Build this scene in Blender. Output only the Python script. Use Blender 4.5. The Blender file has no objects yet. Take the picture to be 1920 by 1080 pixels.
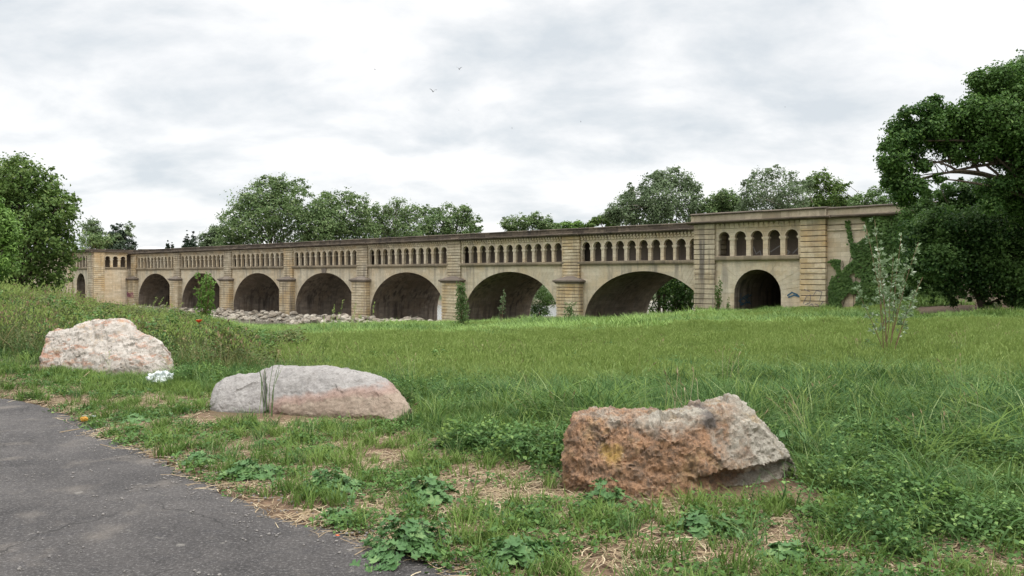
import bpy, bmesh, math, random
import numpy as np
from mathutils import Vector, Matrix, noise

# ------------------------------------------------------------------ camera, sky, sun, exposure
SC = bpy.context.scene
COL = SC.collection
F = 1500.0; EYE = 1.6; HOR = 518.0           # focal length and horizon row for a 1920 px wide frame
cam_d = bpy.data.cameras.new('camera'); cam = bpy.data.objects.new('camera', cam_d); COL.objects.link(cam)
cam_d.sensor_width = 36; cam_d.lens = 36 * F / 1920
cam.location = (0, 0, EYE); cam.rotation_euler = (math.radians(90), 0, 0)
cam_d.shift_y = (HOR - 540) / 1920
cam_d.clip_start = 0.05; cam_d.clip_end = 4000
SC.camera = cam
SC.view_settings.view_transform = 'Standard'; SC.view_settings.look = 'None'
SC.view_settings.exposure = 0.35; SC.view_settings.gamma = 1
SC.render.engine = 'CYCLES'
try:
    SC.cycles.use_denoising = True
    SC.cycles.max_bounces = 6; SC.cycles.transparent_max_bounces = 8
except Exception: pass

SUN_EL = math.radians(52); SUN_AZ = math.radians(128)     # azimuth clockwise from +Y
world = bpy.data.worlds.new('World'); SC.world = world; world.use_nodes = True
NT = world.node_tree; NT.nodes.clear()
def N(nt, t, **k):
    n = nt.nodes.new(t)
    for a, b in k.items(): setattr(n, a, b)
    return n
def build_world():
    nt = NT; L = nt.links.new
    out = N(nt, 'ShaderNodeOutputWorld')
    sky = N(nt, 'ShaderNodeTexSky', sky_type='NISHITA'); sky.sun_disc = False
    sky.sun_elevation = SUN_EL; sky.sun_rotation = SUN_AZ
    b1 = N(nt, 'ShaderNodeBackground'); b1.inputs['Strength'].default_value = 0.12
    L(sky.outputs[0], b1.inputs['Color'])
    tc = N(nt, 'ShaderNodeTexCoord')
    sep = N(nt, 'ShaderNodeSeparateXYZ'); L(tc.outputs['Generated'], sep.inputs[0])
    def M(op, a, b=None, c=None):
        m = N(nt, 'ShaderNodeMath', operation=op)
        for i, v in enumerate((a, b, c)):
            if v is None: continue
            if isinstance(v, (int, float)): m.inputs[i].default_value = v
            else: L(v, m.inputs[i])
        return m.outputs[0]
    z = M('MAXIMUM', sep.outputs['Z'], 0.0)
    den = M('ADD', z, 0.36)
    px = M('DIVIDE', sep.outputs['X'], den); py = M('DIVIDE', sep.outputs['Y'], den)
    cmb = N(nt, 'ShaderNodeCombineXYZ'); L(px, cmb.inputs[0]); L(py, cmb.inputs[1])
    mp = N(nt, 'ShaderNodeMapping'); L(cmb.outputs[0], mp.inputs[0])
    mp.inputs['Location'].default_value = (3.6, 6.1, 0); mp.inputs['Rotation'].default_value = (0, 0, .35); mp.inputs['Scale'].default_value = (1.35, 1.75, 1)
    n1 = N(nt, 'ShaderNodeTexNoise'); n1.inputs['Scale'].default_value = 1.9; n1.inputs['Detail'].default_value = 9
    n1.inputs['Roughness'].default_value = .56; n1.inputs['Distortion'].default_value = .2; L(mp.outputs[0], n1.inputs['Vector'])
    n2 = N(nt, 'ShaderNodeTexNoise'); n2.inputs['Scale'].default_value = .55; n2.inputs['Detail'].default_value = 3; L(mp.outputs[0], n2.inputs['Vector'])
    s = M('ADD', M('MULTIPLY', n1.outputs[0], .72), M('MULTIPLY', n2.outputs[0], .28))
    cr = N(nt, 'ShaderNodeValToRGB'); L(s, cr.inputs[0])
    e = cr.color_ramp.elements
    e[0].position = .385; e[0].color = (.575, .615, .65, 1)
    e[1].position = .56; e[1].color = (.85, .85, .85, 1)
    for p, c in ((.43, (.64, .67, .695, 1)), (.475, (.715, .732, .748, 1)), (.515, (.785, .793, .80, 1))):
        q = e.new(p); q.color = c
    # overcast sky: brighter overhead than near the horizon
    mr = N(nt, 'ShaderNodeMapRange'); mr.interpolation_type = 'SMOOTHSTEP'
    L(z, mr.inputs['Value']); mr.inputs['From Min'].default_value = .33; mr.inputs['From Max'].default_value = .95
    mr.inputs['To Min'].default_value = 1.0; mr.inputs['To Max'].default_value = 3.6
    b2 = N(nt, 'ShaderNodeBackground'); L(cr.outputs[0], b2.inputs['Color']); L(mr.outputs[0], b2.inputs['Strength'])
    mx = N(nt, 'ShaderNodeMixShader'); mx.inputs[0].default_value = .95
    L(b1.outputs[0], mx.inputs[1]); L(b2.outputs[0], mx.inputs[2]); L(mx.outputs[0], out.inputs[0])
build_world()
sd = bpy.data.lights.new('sun', 'SUN'); sun = bpy.data.objects.new('sun', sd); COL.objects.link(sun)
sd.energy = 1.5; sd.angle = math.radians(14); sd.color = (1, .95, .88)
sdir = Vector((math.sin(SUN_AZ) * math.cos(SUN_EL), math.cos(SUN_AZ) * math.cos(SUN_EL), math.sin(SUN_EL)))
sun.rotation_euler = sdir.to_track_quat('Z', 'Y').to_euler(); sun.location = sdir * 200

# ------------------------------------------------------------------ helpers
R = random.Random(11); NR = np.random.default_rng(5)
def pt(px, py, Y):                            # point at depth Y seen at that place of the 1920x1080 frame
    return Vector(((px - 960) / F * Y, Y, EYE - (py - HOR) / F * Y))
def tag(o, label=None, cat=None, group=None, kind=None):
    if label: o['label'] = label
    if cat: o['category'] = cat
    if group: o['group'] = group
    if kind: o['kind'] = kind
    return o
def empty(name, loc=(0, 0, 0), rz=0):
    o = bpy.data.objects.new(name, None); COL.objects.link(o); o.location = loc; o.rotation_euler = (0, 0, rz); o.empty_display_size = .3
    return o
def link_mesh(name, me, mats, parent=None, smooth=False):
    o = bpy.data.objects.new(name, me); COL.objects.link(o)
    if not isinstance(mats, (list, tuple)): mats = [mats]
    for m in mats: me.materials.append(m)
    if smooth: me.polygons.foreach_set('use_smooth', [True] * len(me.polygons))
    if parent is not None: o.parent = parent
    return o
def np_mesh(name, V, Fc, uniform=None):
    """V (n,3); Fc (m,k) array of equal-sized faces, or list of arrays"""
    me = bpy.data.meshes.new(name)
    groups = Fc if isinstance(Fc, list) else [Fc]
    groups = [g for g in groups if len(g)]
    nl = sum(g.size for g in groups); nf = sum(len(g) for g in groups)
    me.vertices.add(len(V)); me.vertices.foreach_set('co', np.ascontiguousarray(V, dtype=np.float32).ravel())
    me.loops.add(nl); me.loops.foreach_set('vertex_index', np.concatenate([g.ravel() for g in groups]).astype(np.int32))
    tot = np.concatenate([np.full(len(g), g.shape[1]) for g in groups]).astype(np.int32)
    st = np.concatenate([[0], np.cumsum(tot)[:-1]]).astype(np.int32)
    me.polygons.add(nf); me.polygons.foreach_set('loop_start', st); me.polygons.foreach_set('loop_total', tot)
    me.update(calc_edges=True); me.validate()
    return me
class MB:
    def __init__(s): s.v = []; s.f = []; s.core = set()
    def face(s, pts):
        i = len(s.v); s.v += [tuple(p) for p in pts]; s.f.append(tuple(range(i, i + len(pts))))
    def box(s, a, b):
        (x0, y0, z0), (x1, y1, z1) = a, b
        i = len(s.v)
        s.v += [(x0,y0,z0),(x1,y0,z0),(x1,y1,z0),(x0,y1,z0),(x0,y0,z1),(x1,y0,z1),(x1,y1,z1),(x0,y1,z1)]
        s.f += [(i,i+3,i+2,i+1),(i+4,i+5,i+6,i+7),(i,i+1,i+5,i+4),(i+1,i+2,i+6,i+5),(i+2,i+3,i+7,i+6),(i+3,i,i+4,i+7)]
    def frustum(s, a0, b0, z0, a1, b1, z1):   # rectangle (a=x0,y0  b=x1,y1) lofted to another
        i = len(s.v)
        for (a, b, z) in ((a0, b0, z0), (a1, b1, z1)):
            s.v += [(a[0],a[1],z),(b[0],a[1],z),(b[0],b[1],z),(a[0],b[1],z)]
        s.f += [(i,i+3,i+2,i+1),(i+4,i+5,i+6,i+7),(i,i+1,i+5,i+4),(i+1,i+2,i+6,i+5),(i+2,i+3,i+7,i+6),(i+3,i,i+4,i+7)]
    def tube(s, path, rad, seg=6):
        n = len(path); i0 = len(s.v)
        for k, p in enumerate(path):
            p = Vector(p); a = Vector(path[max(k-1, 0)]); b = Vector(path[min(k+1, n-1)])
            d = (b - a); d = d.normalized() if d.length > 1e-9 else Vector((0, 0, 1))
            u = d.orthogonal().normalized() if k == 0 else (u - d * u.dot(d)).normalized()
            w = d.cross(u); r = rad[k] if hasattr(rad, '__len__') else rad
            for j in range(seg):
                t = 2 * math.pi * j / seg; q = p + (u * math.cos(t) + w * math.sin(t)) * r; s.v.append(tuple(q))
        for k in range(n - 1):
            for j in range(seg):
                a = i0 + k * seg + j; b = i0 + k * seg + (j + 1) % seg
                s.f.append((a, b, b + seg, a + seg))
        s.f.append(tuple(i0 + (n - 1) * seg + j for j in range(seg)))
        s.f.append(tuple(i0 + seg - 1 - j for j in range(seg)))
    def build(s, name, mats, parent=None, smooth=False, weld=False):
        me = bpy.data.meshes.new(name); me.from_pydata(s.v, [], s.f); me.update()
        if weld:
            bm = bmesh.new(); bm.from_mesh(me); bmesh.ops.remove_doubles(bm, verts=bm.verts, dist=1e-4); bm.to_mesh(me); bm.free()
        o = link_mesh(name, me, mats, parent, smooth)
        if s.core:
            me.materials.append(M_joint)
            for k in s.core: me.polygons[k].material_index = len(me.materials) - 1
        return o

# ------------------------------------------------------------------ materials
MATS = {}
def newmat(name):
    m = bpy.data.materials.new(name); m.use_nodes = True; nt = m.node_tree; nt.nodes.clear()
    out = N(nt, 'ShaderNodeOutputMaterial'); b = N(nt, 'ShaderNodeBsdfPrincipled'); nt.links.new(b.outputs[0], out.inputs[0])
    b.inputs['Roughness'].default_value = .85; b.inputs['Specular IOR Level'].default_value = .25
    MATS[name] = m
    return m, nt, b, out
class G:                                       # small node-graph helper
    def __init__(s, nt): s.nt = nt; s.L = nt.links.new
    def tc(s, k='Object'): return N(s.nt, 'ShaderNodeTexCoord').outputs[k]
    def put(s, sock, v):
        if isinstance(v, (int, float)): sock.default_value = v
        elif isinstance(v, (tuple, list)): sock.default_value = tuple(v) if len(v) == len(sock.default_value) else tuple(v) + (1,)
        else: s.L(v, sock)
    def m(s, op, a, b=0.0, c=None, clamp=False):
        n = N(s.nt, 'ShaderNodeMath', operation=op); n.use_clamp = clamp
        s.put(n.inputs[0], a); s.put(n.inputs[1], b)
        if c is not None: s.put(n.inputs[2], c)
        return n.outputs[0]
    def map(s, v, loc=(0,0,0), rot=(0,0,0), sc=(1,1,1)):
        n = N(s.nt, 'ShaderNodeMapping'); s.L(v, n.inputs[0]); n.inputs[1].default_value = loc; n.inputs[2].default_value = rot; n.inputs[3].default_value = sc
        return n.outputs[0]
    def noise(s, v, scale, detail=4, rough=.55, dist=0):
        n = N(s.nt, 'ShaderNodeTexNoise'); s.L(v, n.inputs['Vector']); n.inputs['Scale'].default_value = scale
        n.inputs['Detail'].default_value = detail; n.inputs['Roughness'].default_value = rough; n.inputs['Distortion'].default_value = dist
        return n.outputs[0]
    def voro(s, v, scale, feat='F1', out='Distance'):
        n = N(s.nt, 'ShaderNodeTexVoronoi', feature=feat); s.L(v, n.inputs['Vector']); n.inputs['Scale'].default_value = scale
        return n.outputs[out]
    def ramp(s, v, stops):
        n = N(s.nt, 'ShaderNodeValToRGB'); s.L(v, n.inputs[0]); e = n.color_ramp.elements
        stops = [(p, (c,) * 3 if isinstance(c, (int, float)) else c) for p, c in stops]
        e[0].position = stops[0][0]; e[0].color = tuple(stops[0][1]) + (1,)
        e[1].position = stops[-1][0]; e[1].color = tuple(stops[-1][1]) + (1,)
        for p, c in stops[1:-1]:
            q = e.new(p); q.color = tuple(c) + (1,)
        return n.outputs[0]
    def mix(s, f, a, b, mode='MIX'):
        n = N(s.nt, 'ShaderNodeMix', data_type='RGBA', blend_type=mode); s.put(n.inputs[0], f); s.put(n.inputs[6], a); s.put(n.inputs[7], b)
        return n.outputs[2]
    def bump(s, h, strength=.5, dist=.05):
        n = N(s.nt, 'ShaderNodeBump'); s.L(h, n.inputs['Height']); n.inputs['Strength'].default_value = strength; n.inputs['Distance'].default_value = dist
        return n.outputs[0]

def stone_mat(name, base, alt, dark, bw=1.15, bh=.42, joints=.6, dirt=.5, stain=.4, rust=.35, mortar=.014):
    m, nt, b, out = newmat(name); g = G(nt)
    co = g.tc(); sp = N(nt, 'ShaderNodeSeparateXYZ'); g.L(co, sp.inputs[0])
    cm = N(nt, 'ShaderNodeCombineXYZ'); g.L(g.m('ADD', sp.outputs[0], sp.outputs[1]), cm.inputs[0]); g.L(sp.outputs[2], cm.inputs[1])
    wob = g.noise(co, .8, 2)
    br = N(nt, 'ShaderNodeTexBrick'); g.L(cm.outputs[0], br.inputs['Vector'])
    br.inputs['Scale'].default_value = 1; br.inputs['Brick Width'].default_value = bw; br.inputs['Row Height'].default_value = bh
    br.inputs['Mortar Size'].default_value = mortar; br.inputs['Mortar Smooth'].default_value = .3
    br.inputs['Color1'].default_value = (0, 0, 0, 1); br.inputs['Color2'].default_value = (1, 1, 1, 1); br.inputs['Mortar'].default_value = (.5, .5, .5, 1)
    v = g.mix(g.m('MULTIPLY', br.outputs['Color'], 1.0), tuple(c * .86 for c in base), alt)
    n1 = g.noise(co, .35, 5, .6)
    v = g.mix(g.m('MULTIPLY', g.ramp(n1, [(.42, 0), (.62, 1)]), rust), v, (base[0] * .95, base[1] * .72, base[2] * .42))
    n2 = g.noise(co, 3.0, 6, .65)
    v = g.mix(g.m('MULTIPLY', g.ramp(n2, [(.35, 1), (.6, 0)]), .45 * dirt), v, tuple(c * .55 for c in base))
    streak = g.noise(g.map(co, sc=(1.6, 1.6, .12)), 1.0, 5, .6)
    patch = g.noise(co, .16, 3, .5)
    st = g.m('MULTIPLY', g.ramp(streak, [(.47, 0), (.62, 1)]), g.ramp(patch, [(.4, .15), (.6, 1)]))
    v = g.mix(g.m('MULTIPLY', st, stain), v, dark)
    fine = g.noise(co, 14, 4, .7)
    v = g.mix(g.m('MULTIPLY', g.ramp(fine, [(.3, 1), (.6, 0)]), .3), v, tuple(c * .5 for c in base))
    v = g.mix(g.m('MULTIPLY', br.outputs['Fac'], joints), v, tuple(c * .35 for c in base))
    g.L(v, b.inputs['Base Color']); b.inputs['Roughness'].default_value = .92
    h = g.m('ADD', g.m('MULTIPLY', br.outputs['Fac'], -.6), g.m('MULTIPLY', n2, .5))
    g.L(g.bump(h, .6, .05), b.inputs['Normal'])
    return m
LIME = (.60, .505, .365); LIME2 = (.72, .62, .465); SOOT = (.10, .08, .065)
M_wall = stone_mat('limestone_wall', LIME, LIME2, (.24, .20, .16), joints=.45, dirt=.7, stain=.75, rust=.35)
M_ring = stone_mat('voussoir_stone', (.60, .52, .385), (.66, .58, .44), (.26, .23, .19), joints=0, dirt=.6, stain=.8, rust=.3)
M_pier = stone_mat('rusticated_pier_stone', (.58, .47, .305), (.76, .65, .47), (.19, .155, .12), bw=1.3, bh=.40, joints=.15, dirt=.9, stain=.8, rust=.65)
M_pilg = stone_mat('grey_stained_pilaster_stone', (.47, .395, .285), (.66, .57, .42), (.14, .12, .105), bw=1.3, bh=.40, joints=.15, dirt=.9, stain=.95, rust=.3)
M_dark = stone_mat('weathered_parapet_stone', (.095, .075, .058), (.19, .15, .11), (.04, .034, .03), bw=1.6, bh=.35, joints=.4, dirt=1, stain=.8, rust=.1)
M_joint = stone_mat('dark_joint_stone', (.20, .16, .11), (.27, .215, .15), (.08, .065, .05), joints=0, rust=.1)  # darker stone for the block cores seen in the joints
M_cap = stone_mat('grey_cap_stone', (.19, .155, .125), (.25, .21, .17), (.12, .1, .09), bw=2.5, bh=2, joints=.0, dirt=.7, stain=.5, rust=.1)
M_sill = stone_mat('sill_stone', (.25, .205, .145), (.37, .30, .21), (.10, .085, .07), bw=1.8, bh=2, joints=.2, dirt=.7, stain=.6, rust=.2)
M_par = stone_mat('tan_parapet_stone', (.38, .32, .23), (.52, .44, .32), (.09, .075, .06), bw=1.8, bh=2, joints=.5, dirt=.9, stain=.9, rust=.2)
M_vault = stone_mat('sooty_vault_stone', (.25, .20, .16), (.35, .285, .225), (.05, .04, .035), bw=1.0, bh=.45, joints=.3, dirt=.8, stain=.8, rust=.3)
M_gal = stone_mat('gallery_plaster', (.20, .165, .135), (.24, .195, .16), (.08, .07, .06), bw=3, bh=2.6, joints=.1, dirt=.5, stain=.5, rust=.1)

# ------------------------------------------------------------------ aqueduct frame and ground heights
PO = Vector((7.1913, 95.884)); UD = Vector((.749064, -.662498)); ND = Vector((.662498, .749064))
AZ = math.atan2(UD.y, UD.x)
def to_ut(X, Y):
    dx, dy = X - PO.x, Y - PO.y
    return dx * UD.x + dy * UD.y, dx * ND.x + dy * ND.y
def from_ut(u, t): return PO.x + u * UD.x + t * ND.x, PO.y + u * UD.y + t * ND.y
GA = np.array([-1.3, -.64, -.45, -.30, -.10, .05, .25, .38, .60, 1.3])
GY = np.array([0., 6, 9, 12, 20, 30, 45, 60, 80, 100, 130, 170])
GZ = np.array([
 [0, 0, .02, .15, .5, .7, .4, -.2, -1., -1.5, -2, -2],
 [0, 0, .02, .12, .35, .35, .0, -.7, -1.8, -2.6, -3, -3],
 [0, 0, 0, -.02, -.1, -.3, -.9, -1.7, -3.0, -3.9, -4.3, -3.6],
 [0, 0, -.02, -.12, -.55, -1.15, -2.15, -3.0, -4.05, -4.7, -4.8, -4.8],
 [0, 0, -.03, -.15, -.60, -1.15, -2.1, -2.95, -3.95, -4.7, -4.9, -4.8],
 [0, 0, -.03, -.17, -.60, -1.10, -1.9, -2.6, -3.35, -4.25, -4.9, -4.8],
 [0, 0, -.03, -.15, -.50, -.90, -1.45, -1.9, -2.45, -3.6, -4.6, -4.6],
 [0, 0, -.03, -.12, -.42, -.80, -1.3, -1.7, -1.45, -3.0, -4.4, -4.4],
 [0, 0, -.03, -.10, -.38, -.75, -1.25, -.7, .3, -1.5, -3.5, -4.0],
 [0, 0, -.03, -.10, -.38, -.75, -1.0, -.4, .6, .5, -1.0, -1.5]])
def sstep(a, b, x):
    t = np.clip((x - a) / (b - a), 0, 1); return t * t * (3 - 2 * t)
def ground(X, Y):
    X = np.asarray(X, float); Y = np.asarray(Y, float)
    a = np.clip(X / np.maximum(Y, 5.0), GA[0], GA[-1]); y = np.clip(Y, 0, 170)
    i = np.clip(np.searchsorted(GA, a) - 1, 0, len(GA) - 2); j = np.clip(np.searchsorted(GY, y) - 1, 0, len(GY) - 2)
    fa = (a - GA[i]) / (GA[i+1] - GA[i]); fy = (y - GY[j]) / (GY[j+1] - GY[j])
    fa = fa * fa * (3 - 2 * fa)
    z = (GZ[i, j] * (1-fa) + GZ[i+1, j] * fa) * (1-fy) + (GZ[i, j+1] * (1-fa) + GZ[i+1, j+1] * fa) * fy
    z = z + (.05 * np.sin(X * .9 + Y * .35) + .04 * np.sin(Y * .7 - X * .5 + 1) + .12 * np.sin(X * .13 + 2) * np.sin(Y * .17)) * sstep(8, 22, Y)
    dx = X - PO.x; dy = Y - PO.y
    u = dx * UD.x + dy * UD.y; t = dx * ND.x + dy * ND.y
    s = -u
    wig = 1.5 * np.sin(t * .09) + 1.0 * np.sin(t * .23 + 1)
    riv = sstep(22.5 + wig, 30 + wig, s) * (1 - sstep(112, 126, s)) * sstep(30, 70, Y)
    under = sstep(-6, 3, t) * (1 - sstep(14, 24, t)) * sstep(-17, -10, s) * (1 - sstep(140, 160, s))
    z = z * (1 - under) + np.minimum(z, -4.9) * under
    # river also bends behind the bridge
    back = sstep(24, 34, t) * (1 - sstep(95, 125, t)) * sstep(-60, -40, s)
    z = z * (1 - back) + -6.8 * back
    z = z * (1 - riv) + -6.8 * riv
    far = sstep(185, 260, Y)
    z = z * (1 - far) + (-2.0) * far
    return z
def gz(X, Y): return float(ground(X, Y))
def on_ground(px, Y):
    X = (px - 960) / F * Y; return Vector((X, Y, gz(X, Y)))
def ground_px(px, py):                         # where the line of sight first meets the ground
    Y = np.concatenate([np.arange(3, 20, .02), np.arange(20, 140, .2)]); X = (px - 960) / F * Y
    z = EYE - (py - HOR) / F * Y; k = np.argmax(ground(X, Y) >= z)
    return Vector((X[k], Y[k], gz(X[k], Y[k])))

# path edge (asphalt lies on the camera's side of it)
EDGE = [(-30, 22), (-14, 13.6), (-9.5, 11.6), (-6.45, 10.1), (-5.1, 9.15), (-4.2, 8.1), (-3.4, 7.3), (-2.75, 6.6), (-2.12, 5.9), (-1.6, 5.35), (-1.02, 4.95), (-.6, 4.6), (-.28, 4.27), (.3, 3.6), (1.0, 2.7), (2.0, 1.2), (3.5, -1.5), (6, -8)]
def smooth_poly(P, n=14):
    P = [Vector((p[0], p[1])) for p in P]; o = []
    for i in range(len(P) - 1):
        a, b, c, d = P[max(i-1, 0)], P[i], P[i+1], P[min(i+2, len(P)-1)]
        for k in range(n):
            t = k / n; o.append(.5 * ((2*b) + (c-a)*t + (2*a-5*b+4*c-d)*t*t + (3*b-a-3*c+d)*t**3))
    o.append(P[-1]); return o
EP = []
for i, p in enumerate(smooth_poly(EDGE)):
    w = .085 if p.y < 14 else 0
    EP.append(Vector((p.x + w * noise.noise(Vector((p.x * 5, p.y * 5, 0))) + .5 * w * noise.noise(Vector((p.x * 19, p.y * 19, 3))), p.y + w * noise.noise(Vector((p.x * 5, p.y * 5, 7))))))
EX = np.array([p.x for p in EP]); EYv = np.array([p.y for p in EP])
def path_dist(X, Y):                           # signed: >0 on the grass side
    X = np.asarray(X, float); Y = np.asarray(Y, float); o = np.empty(X.shape)
    for k in range(0, X.size, 20000):
        xs = X.ravel()[k:k+20000, None]; ys = Y.ravel()[k:k+20000, None]
        d = np.sqrt((xs - EX) ** 2 + (ys - EYv) ** 2).min(1)
        ye = np.interp(xs[:, 0], EX, EYv)
        o.ravel()[k:k+20000] = np.where(ys[:, 0] > ye, d, -d)
    return o

# ------------------------------------------------------------------ ground, path, water
def build_ground():
    m, nt, b, out = newmat('ground_soil'); g = G(nt)
    co = g.tc(); sp = N(nt, 'ShaderNodeSeparateXYZ'); g.L(co, sp.inputs[0])
    n1 = g.noise(co, 1.3, 6, .6); n2 = g.noise(co, 22, 5, .7); n3 = g.noise(g.map(co, sc=(1, 1, 1)), 70, 3, .7)
    soil = g.mix(g.ramp(n2, [(.35, 0), (.65, 1)]), (.085, .052, .034), (.20, .128, .080))
    soil = g.mix(g.m('MULTIPLY', g.ramp(n3, [(.5, 0), (.7, 1)]), .5), soil, (.29, .215, .13))
    green = g.mix(g.ramp(n2, [(.3, 0), (.7, 1)]), (.028, .042, .015), (.060, .080, .026))  # green kept dark: shade between the grass clumps is put into the colour
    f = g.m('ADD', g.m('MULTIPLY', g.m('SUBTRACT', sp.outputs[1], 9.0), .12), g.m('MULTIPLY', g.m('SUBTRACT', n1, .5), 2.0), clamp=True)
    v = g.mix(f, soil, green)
    bk = g.m('MULTIPLY', g.m('MULTIPLY', g.m('SUBTRACT', sp.outputs[0], 25.0), .5, clamp=True), g.m('MULTIPLY', g.m('SUBTRACT', sp.outputs[1], 52.0), .5, clamp=True))
    v = g.mix(g.m('MULTIPLY', bk, g.m('SUBTRACT', 1.0, g.m('MULTIPLY', g.m('SUBTRACT', sp.outputs[1], 85.0), .2, clamp=True))), v, (.10, .07, .05))
    bank = g.m('MULTIPLY', g.m('SUBTRACT', -4.6, sp.outputs[2]), 1.5, clamp=True)
    v = g.mix(bank, v, (.17, .14, .10))
    g.L(v, b.inputs['Base Color']); b.inputs['Roughness'].default_value = .95
    g.L(g.bump(g.m('ADD', n2, g.m('MULTIPLY', n3, .4)), .9, .03), b.inputs['Normal'])
    ys = np.concatenate([np.arange(-30, 0, 2.0), np.arange(0, 16, .12), np.arange(16, 40, .5), np.arange(40, 190, 1.5), np.arange(190, 320, 8), [400, 600, 1000, 2000, 3500]])
    xs = np.concatenate([[-2500, -1200, -600, -350], np.arange(-250, -60, 6), np.arange(-60, -14, 1.2), np.arange(-14, 14, .14), np.arange(14, 60, 1.2), np.arange(60, 200, 6), [300, 600, 1200, 2500]])
    XX, YY = np.meshgrid(xs, ys); Z = ground(XX, YY)
    rng = np.sin(XX * 3.1 + np.sin(YY * 2.3)) * np.sin(YY * 3.7 + np.sin(XX * 1.9)) * .012
    pd = path_dist(XX, YY); near = (YY < 22) & (np.abs(XX) < 30)
    Z = Z + np.where(near & (pd > 0), rng + .015 * np.clip(pd, 0, 1), 0) - np.where((pd <= 0.02) & (YY < 60), .03, 0)
    V = np.stack([XX, YY, Z], -1).reshape(-1, 3); ny, nx = XX.shape
    i = np.arange(ny - 1)[:, None] * nx + np.arange(nx - 1)[None, :]; i = i.ravel()
    me = np_mesh('ground', V, np.stack([i, i + 1, i + nx + 1, i + nx], 1))
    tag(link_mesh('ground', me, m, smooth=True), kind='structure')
    # asphalt path
    m, nt, b, out = newmat('old_asphalt'); g = G(nt); co = g.tc()
    big = g.noise(co, 1.1, 12, .72, .4); mid = g.noise(g.map(co, sc=(1, 1.6, 1)), 4.0, 12, .75); fine = g.noise(co, 48, 6, .85); ag = g.voro(co, 90)
    v = g.mix(g.ramp(big, [(.36, 0), (.64, 1)]), (.029, .026, .025), (.078, .070, .065))
    v = g.mix(g.m('MULTIPLY', g.ramp(mid, [(.30, 1), (.47, 0)]), .75), v, (.032, .03, .032))
    v = g.mix(g.m('MULTIPLY', g.ramp(fine, [(.52, 0), (.66, 1)]), .6), v, (.27, .255, .245))
    v = g.mix(g.m('MULTIPLY', g.ramp(fine, [(.34, 1), (.46, 0)]), .7), v, (.018, .017, .017))
    dust = g.noise(co, 2.1, 3); v = g.mix(g.m('MULTIPLY', g.ramp(dust, [(.56, 0), (.72, 1)]), .35), v, (.21, .18, .15))
    pale = g.noise(co, 9, 3); v = g.mix(g.m('MULTIPLY', g.ramp(pale, [(.68, 0), (.76, 1)]), .45), v, (.26, .24, .21))
    wv = N(nt, 'ShaderNodeMix', data_type='RGBA', blend_type='ADD'); wv.inputs[0].default_value = .35; g.L(co, wv.inputs[6])
    nz = N(nt, 'ShaderNodeTexNoise'); g.L(co, nz.inputs['Vector']); nz.inputs['Scale'].default_value = 3; nz.inputs['Detail'].default_value = 6; g.L(nz.outputs['Color'], wv.inputs[7])
    crk = g.voro(wv.outputs[2], .9, 'DISTANCE_TO_EDGE'); cm = g.m('MULTIPLY', g.ramp(crk, [(0, 1), (.010, 0)]), g.ramp(g.noise(co, .7, 3), [(.50, 0), (.58, 1)]))
    v = g.mix(g.m('MULTIPLY', cm, .8), v, (.012, .011, .010))
    g.L(v, b.inputs['Base Color']); b.inputs['Roughness'].default_value = .8
    h = g.m('ADD', g.m('MULTIPLY', fine, .5), g.m('MULTIPLY', mid, .7)); h = g.m('ADD', h, g.m('MULTIPLY', ag, .5))
    g.L(g.bump(h, .9, .012), b.inputs['Normal'])
    V = []; Fc = []
    for k, p in enumerate(EP):
        zz = gz(p.x, p.y)
        V += [(p.x, p.y, zz + .004), (p.x - .05, p.y - .08, zz + .022), (p.x - 25, p.y - 40, .022)]
        V.append((p.x, p.y, zz - .05))
        if k:
            a = 4 * (k - 1); c = 4 * k
            Fc += [(a, a+1, c+1, c), (a+1, a+2, c+2, c+1), (a+3, a, c, c+3)]
    me = bpy.data.meshes.new('path'); me.from_pydata(V, [], Fc); me.update()
    tag(link_mesh('path', me, m), kind='structure')
    # river
    m, nt, b, out = newmat('river_water'); g = G(nt); co = g.tc()
    b.inputs['Base Color'].default_value = (.085, .08, .06, 1); b.inputs['Roughness'].default_value = .12; b.inputs['Specular IOR Level'].default_value = .5
    g.L(g.bump(g.noise(g.map(co, rot=(0, 0, .7), sc=(1, 2.5, 1)), 1.2, 4), .35, .05), b.inputs['Normal'])
    mb = MB(); c = [from_ut(-125, -80), from_ut(-21, -80), from_ut(-21, 24), from_ut(60, 24), from_ut(60, 130), from_ut(-125, 130)]
    mb.face([(x, y, -5.75) for x, y in c])
    tag(mb.build('water', m), kind='structure')
build_ground()

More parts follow.
